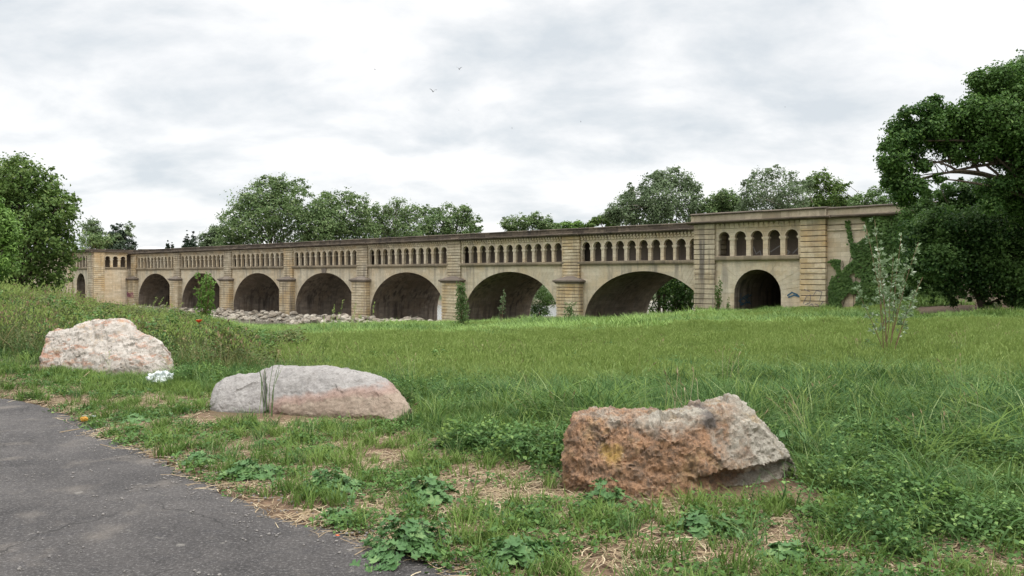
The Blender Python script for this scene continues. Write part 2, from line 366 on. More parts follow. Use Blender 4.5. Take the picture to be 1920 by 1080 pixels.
# ------------------------------------------------------------------ the aqueduct (local frame: x along the bridge, y into it, z up)
AQ = empty('aqueduct', (PO.x, PO.y, 0), AZ)
tag(AQ, 'long tan stone canal bridge on seven river arches with small gallery arches above', 'aqueduct')
W = 13.8
def arch_wall(mb, x0, x1, z0, z1, ops, y0, y1, nseg=14, soff=None, caps=True):
    """wall between x0..x1, z0..z1 and y0..y1 with arched openings ops = (xc, half, zbottom, zspring, rise)"""
    def q(xa, za, xb, zb, xc_, zc, xd, zd, yy, flip):
        P = [(xa, yy, za), (xb, yy, zb), (xc_, yy, zc), (xd, yy, zd)]
        mb.face(P[::-1] if flip else P)
    soff = mb if soff is None else soff
    cur = x0
    for (xc, hw, zb, zs, rise) in sorted(ops):
        a, b = xc - hw, xc + hw
        for yy, fl in ((y0, False), (y1, True)):
            q(cur, z0, a, z0, a, z1, cur, z1, yy, fl)
            if zb > z0: q(a, z0, b, z0, b, zb, a, zb, yy, fl)
            for k in range(nseg):
                t0 = math.pi * (1 - k / nseg); t1 = math.pi * (1 - (k + 1) / nseg)
                xa, za = xc + hw * math.cos(t0), zs + rise * math.sin(t0); xb, zb2 = xc + hw * math.cos(t1), zs + rise * math.sin(t1)
                q(xa, za, xb, zb2, xb, z1, xa, z1, yy, fl)
        soff.face([(a, y0, zb), (a, y0, zs), (a, y1, zs), (a, y1, zb)]); soff.face([(b, y1, zb), (b, y1, zs), (b, y0, zs), (b, y0, zb)])
        if zb > z0: soff.face([(a, y0, zb), (a, y1, zb), (b, y1, zb), (b, y0, zb)])
        for k in range(nseg):
            t0 = math.pi * (1 - k / nseg); t1 = math.pi * (1 - (k + 1) / nseg)
            xa, za = xc + hw * math.cos(t0), zs + rise * math.sin(t0); xb, zb2 = xc + hw * math.cos(t1), zs + rise * math.sin(t1)
            soff.face([(xa, y0, za), (xb, y0, zb2), (xb, y1, zb2), (xa, y1, za)])
        cur = b
    for yy, fl in ((y0, False), (y1, True)): q(cur, z0, x1, z0, x1, z1, cur, z1, yy, fl)
    if caps:
        mb.face([(x0, y0, z1), (x1, y0, z1), (x1, y1, z1), (x0, y1, z1)])
        mb.face([(x0, y1, z0), (x0, y0, z0), (x0, y0, z1), (x0, y1, z1)]); mb.face([(x1, y0, z0), (x1, y1, z0), (x1, y1, z1), (x1, y0, z1)])
def courses(mb, x0, x1, y0, y1, z0, z1, h, gap=.075, inset=.09, seed=0, jit=.012):
    """rusticated masonry: blocks proud of a core, deep level joints"""
    rr = random.Random(seed)
    k0 = len(mb.f); mb.box((x0 + inset, y0 + inset, z0), (x1 - inset, y1, z1 - .003)); mb.core |= set(range(k0, len(mb.f)))
    n = max(1, round((z1 - z0) / h)); hh = (z1 - z0) / n
    for k in range(n):
        za, zb = z0 + k * hh, z0 + (k + 1) * hh - (gap if k < n - 1 else 0); j = [rr.uniform(0, jit) for _ in range(3)]
        e = .018
        mb.frustum((x0 + j[0] + e, y0 + j[1] + e), (x1 - j[2] - e, y1 - .004), za, (x0 + j[0], y0 + j[1]), (x1 - j[2], y1 - .004), za + e)
        mb.box((x0 + j[0], y0 + j[1], za + e), (x1 - j[2], y1 - .004, zb - e))
        mb.frustum((x0 + j[0], y0 + j[1]), (x1 - j[2], y1 - .004), zb - e, (x0 + j[0] + e, y0 + j[1] + e), (x1 - j[2] - e, y1 - .004), zb)
def moulding(mb, x0, x1, prof):                # closed profile of (y, z), extruded along x, with slight waviness
    n = max(1, int((x1 - x0) / 1.6)); R2 = random.Random(int(x0 * 7) + 99)
    secs = []
    for k in range(n + 1):
        x = x0 + (x1 - x0) * k / n; dy, dz = (R2.uniform(-.012, .012), R2.uniform(-.015, .015)) if 0 < k < n else (0, 0)
        secs.append([(x, y + dy, z + dz) for y, z in prof])
    m = len(prof); i0 = len(mb.v)
    for s in secs: mb.v += s
    for k in range(n):
        for j in range(m):
            a = i0 + k * m + j; b = i0 + k * m + (j + 1) % m
            mb.f.append((a, a + m, b + m, b))
    mb.f.append(tuple(i0 + j for j in range(m))); mb.f.append(tuple(i0 + n * m + m - 1 - j for j in range(m)))
def voussoirs(mb, xc, hw, zs, rise, ztop, y, n, seed, depth=1.5, x0=-1e9, x1=1e9, proud=.012):
    rr = random.Random(seed)
    for k in range(n):
        t0 = math.pi * (1 - (k + .045) / n); t1 = math.pi * (1 - (k + .955) / n)
        P = []
        dd = depth * rr.choice((.8, 1, 1.2)); yo = y - proud - rr.uniform(0, .012)
        for t in (t0, t1):
            c, s = math.cos(t), math.sin(t); xi, zi = xc + hw * c, zs + rise * s
            nx, nz = c / hw, s / rise; l = math.hypot(nx, nz); nx /= l; nz /= l
            ln = dd * (1 + .9 * abs(c))
            if nz > .05: ln = min(ln, max(.12, (ztop - .03 - zi) / nz))
            xo = min(max(xi + nx * ln, x0), x1); P.append((xi, zi, xo, zi + nz * ln))
        (a, b, c_, d), (e, f, g_, h) = P
        i = len(mb.v)
        for yy in (yo, y + .05): mb.v += [(a, yy, b), (e, yy, f), (g_, yy, h), (c_, yy, d)]
        mb.f += [(i, i+1, i+2, i+3), (i+7, i+6, i+5, i+4), (i, i+4, i+5, i+1), (i+1, i+5, i+6, i+2), (i+2, i+6, i+7, i+3), (i+3, i+7, i+4, i)]
ZS, RISE, HW = -3.9, 6.08, 8.2                # river arches
PI_W, PI_P = 1.72, .9
def dentils(mb, x0, x1, y, z0, z1, pitch, w, d):
    n = int((x1 - x0) / pitch); off = ((x1 - x0) - n * pitch) / 2
    for k in range(n):
        xa = x0 + off + k * pitch + (pitch - w) / 2
        mb.box((xa, y - d * .45, z0), (xa + w, y + .05, z0 + (z1 - z0) * .55)); mb.box((xa + .02, y - d, z0 + (z1 - z0) * .55 + .003), (xa + w - .02, y + .05, z1))
def columns_arcade(mbw, mbc, x0, x1, zf, zt, n, pitch, hw, zcap0, zcap1, zcrown, y0=0., y1=.42):
    xc0 = (x0 + x1) / 2 - pitch * (n - 1) / 2
    zs = zcap1; rise = zcrown - zs
    arch_wall(mbw, x0, x1, zf, zt, [(xc0 + k * pitch, hw, zf, zs, rise) for k in range(n)], y0, y1, nseg=10)
    for k in range(n + 1):                     # capitals stick into the openings
        xa = xc0 + (k - 1) * pitch + hw; xb = xc0 + k * pitch - hw
        xa = max(xa, x0 + .01); xb = min(xb, x1 - .01)
        e = .11
        mbc.box((xa - (e if k else -.01), y0 - .05, zcap0 + .07), (xb + (e if k < n else -.01), y1 + .04, zcap1 - .002))
        mbc.box((xa - (e * .5 if k else -.01), y0 - .028, zcap0), (xb + (e * .5 if k < n else -.01), y1 + .02, zcap0 + .067))
    for k in range(n):                         # raised rim round each small arch
        xc = xc0 + k * pitch; r0, r1, m_ = hw, hw + .13, 10
        for q in range(m_):
            a0, a1 = math.pi * q / m_, math.pi * (q + 1) / m_
            P = [(xc + r * math.cos(a), zs + r / hw * rise * math.sin(a)) for r, a in ((r0, a0), (r1, a0), (r1, a1), (r0, a1))]
            i = len(mbc.v)
            for yy in (y0 - .028, y0 + .02): mbc.v += [(p[0], yy, p[1]) for p in P]
            mbc.f += [(i, i+1, i+2, i+3), (i+1, i+5, i+6, i+2), (i, i+3, i+7, i+4)]
def strokes(mb, polys, w, frame):
    """paint strokes: frame maps (a,b) to a point; a thin slab of paint"""
    for P in polys:
        for k in range(len(P) - 1):
            a, b = Vector(P[k]), Vector(P[k+1]); d = (b - a)
            if d.length < 1e-6: continue
            d.normalize(); n = Vector((-d.y, d.x)) * w / 2; e = d * w * .3
            mb.face([frame(*(a - n - e)), frame(*(b - n + e)), frame(*(b + n + e)), frame(*(a + n - e))])
def flatmat(name, col, rough=.7):
    m, nt, b, out = newmat(name); g = G(nt); co = g.tc()
    v = g.mix(g.ramp(g.noise(co, 6, 4), [(.35, 0), (.65, 1)]), tuple(c * .75 for c in col), col)
    g.L(v, b.inputs['Base Color']); b.inputs['Roughness'].default_value = rough
    return m
M_pink = flatmat('faded_pink_spray', (.36, .08, .20)); M_bluep = flatmat('blue_spray', (.05, .12, .18)); M_whitep = flatmat('white_spray', (.42, .40, .38)); M_greyp = flatmat('grey_spray', (.20, .18, .19))

def build_aqueduct():
    for i in range(7):                         # bays from x = +20 (near) to -120
        xr = 20 - 20 * i; xl = xr - 20; xc = xr - 10
        mb = MB(); vt = MB()
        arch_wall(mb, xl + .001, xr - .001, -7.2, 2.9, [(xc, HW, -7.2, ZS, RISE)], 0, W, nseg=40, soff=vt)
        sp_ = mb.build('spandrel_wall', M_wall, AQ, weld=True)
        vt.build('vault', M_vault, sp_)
        mb = MB(); voussoirs(mb, xc, HW, ZS, RISE, 2.9, 0, 61, i, 1.6, xl + 1.4, xr - 1.4); mb.build('arch_ring', M_ring, sp_)
        if i == 3:
            mb = MB(); mb.frustum((xc - .5, -.14), (xc + .5, .1), 2.12, (xc - .68, -.16), (xc + .68, .1), 2.88); mb.build('keystone', M_cap, sp_)
        xa, xb = xl + 1.3, xr - 1.3
        mb = MB(); cp = MB(); columns_arcade(mb, cp, xl + 1.0, xr - 1.0, 3.35, 5.82, 11, 1.575, .585, 4.72, 4.99, 5.66)
        ar = mb.build('arcade', M_wall, AQ); cp.build('capitals_and_rims', M_ring, ar)
        mb = MB(); moulding(mb, xa - .25, xb + .25, [(-.30, 3.02), (-.34, 3.10), (-.34, 3.30), (-.28, 3.347), (.44, 3.347), (.44, 2.905), (-.2, 2.905), (-.24, 3.0)])
        mb.build('sill', M_sill, ar)
        mb = MB(); dentils(mb, xa, xb, -.0, 5.90, 6.36, .43, .27, .30); mb.box((xl + 1.0, -.03, 5.823), (xr - 1.0, .42, 6.38)); mb.build('dentil_course', M_wall, ar)
        # gallery behind the small arches
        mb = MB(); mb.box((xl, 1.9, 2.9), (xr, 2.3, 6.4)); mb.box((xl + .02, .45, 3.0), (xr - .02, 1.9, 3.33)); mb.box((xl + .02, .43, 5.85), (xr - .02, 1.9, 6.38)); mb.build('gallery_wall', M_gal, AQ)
        mb = MB(); moulding(mb, xl, xr, [(-.42, 6.383), (-.48, 6.48), (-.68, 6.53), (-.70, 6.66), (-.5, 6.72), (2.3, 6.72), (2.3, 6.383)])
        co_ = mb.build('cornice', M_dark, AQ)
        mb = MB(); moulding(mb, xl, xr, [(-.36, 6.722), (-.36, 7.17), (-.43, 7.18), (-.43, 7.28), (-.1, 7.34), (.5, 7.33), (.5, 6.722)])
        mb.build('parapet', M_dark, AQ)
    for i in range(7):                         # piers at x = 0, -20 ... -120
        x = -20 * i; rr = 1.3
        last = i == 6
        mb = MB(); courses(mb, x - PI_W, x + PI_W, -PI_P, .0, -6.6, .72, .41, seed=i)
        pr = mb.build('pier', M_pier, AQ)
        mb = MB(); courses(mb, x - rr, x + rr, -.32, .0, 1.0, 6.36, .378, seed=20 + i); mb.build('pilaster', M_pilg if i % 3 else M_pier, pr)
        mb = MB(); cw = PI_W
        mb.box((x - cw - .12, -PI_P - .12, .723), (x + cw + .12, 0, .84)); mb.frustum((x - cw - .17, -PI_P - .17), (x + cw + .17, 0), .843, (x - cw - .32, -PI_P - .32), (x + cw + .32, 0), .96)
        mb.box((x - cw - .32, -PI_P - .32, .963), (x + cw + .32, 0, 1.12)); mb.frustum((x - cw - .25, -PI_P - .25), (x + cw + .25, 0), 1.123, (x - .55, -.34), (x + .55, 0), 1.62)
        mb.build('pier_cap', M_cap, pr)
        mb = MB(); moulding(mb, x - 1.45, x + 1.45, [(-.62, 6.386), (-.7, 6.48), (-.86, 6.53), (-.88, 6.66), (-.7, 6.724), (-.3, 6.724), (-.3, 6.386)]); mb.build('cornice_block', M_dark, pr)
        if last:                               # faded word on the foot of the last pier
            mb = MB(); fr = lambda a, b: (x - 1.55 + a, -PI_P - .05, -2.95 + b)
            h = 1.0
            L_ = [[(0, 0), (.05, h)], [(0, h), (.4, h * .95)], [(.42, h * .93), (.38, .55)], [(.38, .55), (.04, .5)]]
            L_ += [[(.12, .48), (.45, .0)]]
            def ring(cx, cy, rx, ry): return [(cx + rx * math.cos(t * math.pi / 4), cy + ry * math.sin(t * math.pi / 4)) for t in range(9)]
            L_ += [ring(.85, .42, .2, .36), ring(1.4, .42, .2, .38)]
            L_ += [[(1.75, h * .95), (2.3, h * .9)], [(2.02, h * .9), (2.02, 0)]]
            L_ += [[(3.0, .9), (2.6, .95), (2.5, .6), (2.95, .45), (2.98, .05), (2.45, .0)]]
            strokes(mb, L_, .15, fr); mb.build('graffiti', M_pink, pr)
    # solid canal trough between the galleries
    mb = MB(); mb.box((-120, 2.303, 2.903), (20, W - .01, 7.0)); mb.box((-120, W - .5, 7.002), (20, W, 7.3)); mb.build('canal_trough', M_dark, AQ)

    def pavilion(x0, x1, yf, yb, top, zb, mirror=False):
        dz = top - 7.82
        mid = (x0 + x1) / 2; pl, pr_ = x0 + 2.3, x1 - 2.35
        mb = MB(); vt = MB()
        arch_wall(mb, x0 + .05, x1 - .05, zb, 3.1, [(mid, 2.35, zb, -.1, 2.36)], yf, yf + 2.2, nseg=24, soff=vt)
        pv = mb.build('end_pavilion', M_wall, AQ)
        # side and rear body
        b2 = MB(); b2.box((x0 + .06, yf + 2.2, zb), (mid - 2.6, yb, 3.1)); b2.box((mid + 2.6, yf + 2.2, zb), (x1 - .06, yb, 3.1)); b2.box((mid - 2.6, yf + 2.2, 2.5), (mid + 2.6, yb, 3.1)); b2.build('flank_wall', M_wall, pv)
        for k in range(24):                    # vault behind the mouth
            t0 = math.pi * k / 24; t1 = math.pi * (k + 1) / 24
            f_ = lambda t, y: (mid + 2.36 * math.cos(t), y, -.1 + 2.37 * math.sin(t))
            vt.face([f_(t0, yf + 2.2), f_(t1, yf + 2.2), f_(t1, yb), f_(t0, yb)])
        vt.face([(mid - 2.36, yf + 2.2, zb), (mid - 2.36, yb, zb), (mid - 2.36, yb, -.1), (mid - 2.36, yf + 2.2, -.1)])
        vt.face([(mid + 2.36, yf + 2.2, zb), (mid + 2.36, yb, zb), (mid + 2.36, yb, -.1), (mid + 2.36, yf + 2.2, -.1)])
        vt.face([(mid - 2.36, yf + 12, zb), (mid + 2.36, yf + 12, zb), (mid + 2.36, yf + 12, 2.4), (mid - 2.36, yf + 12, 2.4)])
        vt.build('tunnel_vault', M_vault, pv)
        mb = MB(); voussoirs(mb, mid, 2.35, -.1, 2.36, 3.08, yf, 19, 77, 1.25); mb.build('arch_ring', M_ring, pv)
        mb = MB(); cp = MB(); columns_arcade(mb, cp, pl - .2, pr_ + .2, 3.585, 6.28, 5, 1.70, .61, 5.12, 5.37, 5.99, yf, yf + .45)
        mb.build('arcade', M_wall, pv); cp.build('capitals_and_rims', M_ring, pv)
        mb = MB(); moulding(mb, pl, pr_, [(yf - .30, 3.2), (yf - .33, 3.3), (yf - .33, 3.52), (yf - .28, 3.58), (yf + .46, 3.58), (yf + .46, 3.11), (yf - .2, 3.11)]); mb.build('sill', M_sill, pv)
        mb = MB(); dentils(mb, pl, pr_, yf, 6.30, 6.78, .5, .38, .16); mb.box((pl - .2, yf - .02, 6.283), (pr_ + .2, yf + .45, 6.79)); mb.build('dentil_course', M_wall, pv)
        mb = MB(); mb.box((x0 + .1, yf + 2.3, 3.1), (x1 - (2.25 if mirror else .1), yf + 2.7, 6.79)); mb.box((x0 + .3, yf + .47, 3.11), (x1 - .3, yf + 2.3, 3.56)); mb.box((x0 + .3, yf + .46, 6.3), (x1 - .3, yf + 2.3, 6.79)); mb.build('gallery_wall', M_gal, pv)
        for k, (a, b) in enumerate(((x0, pl), (pr_, x1))):
            mb = MB(); courses(mb, a, b, yf - .32, yf + 2.25, zb, 6.79, .505, gap=.075, inset=.09, seed=50 + k, jit=.02)
            mb.build('pilaster', M_pilg if (k == 0) != mirror else M_pier, pv)
        xin = x1 - 2.2 if mirror else x1 - .08
        mb = MB(); mb.box((x0 + .08, yf + 2.71, 3.103), (xin, yb, 6.795)); mb.build('upper_body', M_gal if mirror else M_wall, pv)
        mb = MB(); moulding(mb, x0 - .55, x1 + .5, [(yf - .62, 6.80), (yf - .7, 6.86), (yf - .88, 6.9), (yf - .9, 7.0), (yf - .7, 7.06), (yb + .1, 7.06), (yb + .1, 6.80)]); mb.build('cornice', M_dark, pv)
        mb = MB(); moulding(mb, x0 - .2, x1 + .12, [(yf - .5, 7.063), (yf - .5, top - .13), (yf - .58, top - .12), (yf - .58, top - .02), (yf - .2, top + .04), (yb, top), (yb, 7.063)]); mb.build('parapet', M_par if not mirror else M_dark, pv)
        mb = MB(); moulding(mb, x0 - .27, x1 + .16, [(yf - .60, top - .16), (yf - .66, top - .12), (yf - .66, top - .02), (yf - .2, top + .08), (yb, top + .06), (yb, top - .16)]); mb.build('coping', M_dark, pv)
        return pv, pl, pr_
    pv, pl, pr_ = pavilion(18.35, 31.54, -3.6, W, 7.82, -3.6)
    # graffiti on and in the near pavilion
    yb_ = -3.6 + 2.3 - .006
    mb = MB(); fr = lambda a, b: (24.3 + a, yb_, 3.6 + b)
    for q in ([(-1.2, .3), (-.8, .9), (-.5, .2), (-.1, .5), (0, .1)], [(1.0, .4), (1.9, .95), (2.9, .35), (2.6, .1)], [(3.2, .2), (3.8, .8), (4.2, .3), (4.9, .7)]):
        mb = MB(); strokes(mb, [q], .11, fr); mb.build('graffiti', M_whitep, pv)
    mb = MB(); rg = random.Random(4)
    fr = lambda a, b: (pr_ + .35 + a, -3.6 - .34, -1.1 + b)
    strokes(mb, [[(0, .2), (.3, .9), (.7, 1.0), (.6, .3), (.2, .1)], [(.9, .9), (1.2, 1.4), (1.7, 1.3), (1.5, .5)], [(.1, 1.5), (.6, 1.3)], [(1.1, .2), (1.5, .0), (1.8, .4)], [(.4, -.1), (.8, .2), (1.0, -.15)]], .055, fr); mb.build('graffiti', M_greyp, pv)
    mb = MB()
    fr = lambda a, b: (22.7 + .03, -1.2 + a, -1.3 + b)
    fr = lambda a, b: ((18.35 + 31.54) / 2 - 2.33, -2.9 + a, -1.2 + b)
    P = [[(rg.uniform(0, 3.4), rg.uniform(-.2, 1.2)) for _ in range(4)] for _ in range(4)]
    strokes(mb, P, .10, fr); mb.build('graffiti', M_bluep, pv); mb = MB()
    fr2 = lambda a, b: ((18.35 + 31.54) / 2 + 3.0 + a, -3.632, -.2 + b)
    strokes(mb, [[(0, 0), (.4, .3), (.9, .1), (1.1, -.1)], [(.1, -.15), (.6, .05), (1.0, -.05)]], .13, fr2); mb.build('graffiti', M_bluep, pv)
    # left pavilion stands further forward and shows its river flank
    X1, X0_, YF = -122.0, -135.2, -7.9
    pv2, pl2, pr2 = pavilion(X0_, X1, YF, W, 7.35, -7, True)
    # flank: panel with three windows between corner pilaster and last pier
    mb = MB(); cp = MB()
    def side(mbx):                              # rotate a mesh builder made along x into the flank plane x = X1
        mbx.v = [(X1 + .02 - (y), YF + x, z) for x, y, z in mbx.v]; mbx.f = [f for f in mbx.f]
    columns_arcade(mb, cp, 2.2, 7.0, 3.585, 6.28, 3, 1.62, .55, 5.12, 5.37, 5.95, 0, .4); side(mb); side(cp)
    # y of builder -> -x: the outer face looks to +x
    mb.build('flank_arcade', M_pier, pv2); cp.build('capitals_and_rims', M_ring, pv2)
    mb = MB(); mb.box((2.1, -.02, -7), (7.0, .3, 3.3)); side(mb); mb.build('flank_panel', M_wall, pv2)
    mb = MB(); mb.box((2.1, -.25, 3.303), (7.0, .42, 3.58)); side(mb); mb.build('flank_sill', M_sill, pv2)
    mb = MB(); mb.box((2.2, -.06, 6.283), (7.2, .4, 6.79)); side(mb); mb.build('flank_frieze', M_pier, pv2)
    mb = MB(); courses(mb, 0, 2.3, -.3, 0, -7, 6.79, .42, seed=91); side(mb)
    mb.build('corner_pilaster', M_pier, pv2)
    # graffiti-free wing walls
    mb = MB(); mb.box((31.5, -3.35, -3.6), (58, W, 6.8)); courses(mb, 31.56, 58, -3.5, -3.34, 5.7, 6.79, .5, seed=8)
    ab = mb.build('abutment_wall', M_wall, AQ)
    mb = MB(); moulding(mb, 32.05, 58, [(-3.95, 6.80), (-4.0, 6.88), (-4.15, 6.92), (-4.15, 7.02), (-4.0, 7.07), (-2.5, 7.07), (-2.5, 6.80)]); mb.build('cornice', M_dark, ab)
    mb = MB(); moulding(mb, 31.68, 58, [(-3.85, 7.073), (-3.85, 7.62), (-3.92, 7.64), (-3.92, 7.73), (-3.6, 7.78), (-2.6, 7.74), (-2.6, 7.073)]); mb.build('parapet', M_par, ab)
    mb = MB(); moulding(mb, 31.75, 58, [(-3.97, 7.62), (-4.0, 7.66), (-4.0, 7.74), (-3.6, 7.82), (-2.55, 7.80), (-2.55, 7.62)]); mb.build('coping', M_dark, ab)
    mb = MB(); mb.box((-170, YF + .3, -7), (X0_ + .05, W, 6.4)); ab = mb.build('abutment_wall', M_wall, AQ)
    mb = MB(); moulding(mb, -170, X0_ - .56, [(YF - .3, 6.403), (YF - .4, 6.8), (YF + .3, 7.2), (YF + 1, 7.2), (YF + 1, 6.403)]); mb.build('parapet', M_dark, ab)
build_aqueduct()

# ------------------------------------------------------------------ foliage materials
def leafmat(name, c1, c2, transl=.3, rough=.6, c3=None, nscale=.25, spec=.3, world=0, wmix=.3):
    m, nt, b, out = newmat(name); g = G(nt)
    geo = N(nt, 'ShaderNodeNewGeometry'); oi = N(nt, 'ShaderNodeObjectInfo')
    r = geo.outputs['Random Per Island']
    n = g.noise(g.tc(), nscale, 3) if world <= 0 else g.noise(g.map(geo.outputs['Position'], sc=(.5, 1, 1)), world, 5, .65)
    f = g.m('ADD', g.m('MULTIPLY', r, .55 if world <= 0 else .38), g.m('ADD', g.m('MULTIPLY', g.ramp(n, [(.44, 0), (.56, 1)]), wmix), g.m('MULTIPLY', oi.outputs['Random'], .15)))
    v = g.mix(f, c1, c2)
    if c3: v = g.mix(g.ramp(r, [(.86, 0), (.9, 1)]), v, c3)
    g.L(v, b.inputs['Base Color']); b.inputs['Roughness'].default_value = rough; b.inputs['Specular IOR Level'].default_value = spec
    tr = N(nt, 'ShaderNodeBsdfTranslucent'); g.L(g.mix(.5, v, (.25, .35, .04), 'MULTIPLY') if False else v, tr.inputs['Color'])
    mx = N(nt, 'ShaderNodeMixShader'); mx.inputs[0].default_value = transl
    g.L(b.outputs[0], mx.inputs[1]); g.L(tr.outputs[0], mx.inputs[2]); g.L(mx.outputs[0], out.inputs[0])
    return m
def barkmat(name, c1, c2):
    m, nt, b, out = newmat(name); g = G(nt); co = g.tc()
    n = g.noise(g.map(co, sc=(1, 1, .25)), 7, 5, .65)
    g.L(g.mix(g.ramp(n, [(.35, 0), (.65, 1)]), c1, c2), b.inputs['Base Color']); g.L(g.bump(n, .8, .03), b.inputs['Normal']); b.inputs['Roughness'].default_value = .95
    return m
M_plane = leafmat('plane_tree_leaves', (.045, .095, .018), (.135, .21, .045), c3=(.19, .26, .07))
M_plane2 = leafmat('far_plane_leaves', (.075, .135, .042), (.175, .25, .09), c3=(.25, .31, .14))  # paled, greyer greens: distance haze put into the leaf colour
M_darkleaf = leafmat('dark_tree_leaves', (.030, .080, .016), (.10, .19, .036), c3=(.15, .25, .06), transl=.35)
M_deep = leafmat('deep_green_leaves', (.024, .068, .016), (.115, .205, .045), transl=.4, world=.45, wmix=.45, c3=(.14, .23, .06))  # dark green leaves of the thicket and the bush in the arch
M_ash = leafmat('fresh_ash_leaves', (.08, .16, .03), (.18, .30, .06), c3=(.22, .34, .08))
M_grey = leafmat('grey_poplar_leaves', (.085, .130, .055), (.19, .255, .125), c3=(.27, .33, .20))
M_cyp = leafmat('cypress_foliage', (.020, .038, .022), (.045, .07, .038), transl=.05)
M_ivy = leafmat('ivy_leaves', (.045, .10, .020), (.14, .23, .055), transl=.25)
M_willow = leafmat('silver_willow_leaves', (.13, .20, .09), (.32, .40, .24), transl=.25, c3=(.50, .55, .42), rough=.5)
M_shrub = leafmat('young_willow_leaves', (.07, .13, .035), (.17, .26, .09), c3=(.22, .30, .14))
M_bark = barkmat('brown_bark', (.05, .038, .028), (.14, .11, .08)); M_barkg = barkmat('pale_bark', (.16, .14, .11), (.32, .29, .23)); M_twig = barkmat('reddish_twigs', (.13, .075, .045), (.24, .16, .10))

def rand_unit(n, rng):
    v = rng.normal(size=(n, 3)); return v / np.linalg.norm(v, axis=1, keepdims=True)
def leaf_quads(P, nrm, size, rng, aspect=.55, spread=.35):
    """one folded leaf (two triangles-wide quad) per point"""
    n = len(P); a = np.cross(nrm, rand_unit(n, rng)); a /= np.linalg.norm(a, axis=1, keepdims=True) + 1e-9
    b = np.cross(nrm, a); s = size * (1 + spread * rng.uniform(-1, 1, n))[:, None]
    w = s * aspect
    fold = nrm * s * .18
    V = np.stack([P - a * s * .5, P + b * w * .5 + fold, P + a * s * .5, P - b * w * .5 + fold], 1).reshape(-1, 3)
    i = np.arange(n)[:, None] * 4
    return V, i + np.array([[0, 1, 2, 3]])
def crown_points(lobes, n, rng, clump=22, tight=.20, up=.5):
    L_ = np.array(lobes, float)                # x y z rx rz
    w = L_[:, 3] ** 2; w /= w.sum(); nc = max(8, n // clump)
    k = rng.choice(len(L_), nc, p=w); d = rand_unit(nc, rng)
    rr = rng.uniform(.25, 1.0, nc) ** .45 * (1 + .45 * rng.uniform(0, 1, nc) ** 4); cs = rng.uniform(.45, 1.5, nc)
    c = L_[k, :3] + d * rr[:, None] * np.stack([L_[k, 3], L_[k, 3], L_[k, 4]], 1)
    q = rng.integers(0, nc, n)
    P = c[q] + rng.normal(size=(n, 3)) * (L_[k[q], 3] * tight * cs[q])[:, None] * np.array([1, 1, .7])
    nr = d[q] * .7 + rand_unit(n, rng) * .8 + np.array([0, 0, up]); nr /= np.linalg.norm(nr, axis=1, keepdims=True)
    return P, nr
def auto_lobes(c, rx, rz, n, seed, rs=(.26, .42), low=-.75):
    r = random.Random(seed); o = []
    for _ in range(n):
        while True:
            v = Vector((r.gauss(0, 1), r.gauss(0, 1), r.gauss(0, 1))).normalized()
            if v.z > low: break
        q = r.uniform(.35, .82); rad = rx * r.uniform(*rs)
        o.append((c[0] + v.x * rx * q, c[1] + v.y * rx * q, c[2] + v.z * rz * q, rad, rad * .8))
    return o
def limb(mb, a, b, r0, r1, seed, n=7, wob=.12, seg=6):
    r = random.Random(seed); a = Vector(a); b = Vector(b); L_ = (b - a).length; P = []; rad = []
    off = Vector((0, 0, 0))
    for k in range(n + 1):
        t = k / n
        if 0 < k < n: off = off + Vector((r.uniform(-1, 1), r.uniform(-1, 1), r.uniform(-.5, .5))) * L_ * wob / n * 2
        p = a.lerp(b, t) + off * (1 - t) + Vector((0, 0, math.sin(t * math.pi) * L_ * .05)); P.append(p); rad.append(r0 * (1 - t) + r1 * t)
    mb.tube(P, rad, seg); return P
def tree(name, label, cat, base, lobes, nleaf, lsize, lm, tm=M_bark, tr=.35, seed=1, group=None, limbs=12, fork=.35, tight=.2, clump=22, trunktop=None, aspect=.6):
    rng = np.random.default_rng(seed)
    e = empty(name, base); tag(e, label, cat, group)
    b = Vector(base); LB = [(l[0] - b.x, l[1] - b.y, l[2] - b.z, l[3], l[4]) for l in lobes]
    P, nr = crown_points(LB, nleaf, rng, tight=tight, clump=clump)
    V, Fc = leaf_quads(P, nr, lsize, rng, aspect)
    cr_ = link_mesh('crown', np_mesh('crown', V, Fc), lm, e)
    A = np.array(LB); top = Vector(trunktop) - b if trunktop is not None else Vector((A[:, 0].mean(), A[:, 1].mean(), A[:, 2].min() * .35 + A[:, 2].mean() * .65))
    mb = MB(); P0 = limb(mb, (0, 0, -.5), top, tr, tr * .35, seed, 8, .06, 9)
    r = random.Random(seed); ids = list(range(len(LB))); r.shuffle(ids)
    for k in ids[:limbs]:
        q = P0[r.randint(int(len(P0) * fork), len(P0) - 1)]; t = LB[k]; L2 = limb(mb, q, t[:3], tr * .32, tr * .07, seed + k, 6, .14, 5)
        for _ in range(3):
            p = L2[r.randint(2, 5)]; d = Vector((r.uniform(-1, 1), r.uniform(-1, 1), r.uniform(-.2, 1))).normalized() * t[3] * 1.1
            limb(mb, p, p + d, tr * .1, tr * .03, seed + k + _, 4, .15, 4)
    mb.build('trunk', tm, e, smooth=True)
    return e
def px_lobes(L_, Y, seed=0, dy=.6):
    r = random.Random(seed); o = []
    for (x, y, rp) in L_:
        yy = Y + r.uniform(-dy, dy) * rp / F * Y; p = pt(x, y, yy); rad = rp / F * Y; o.append((p.x, p.y, p.z, rad, rad * .85))
    return o
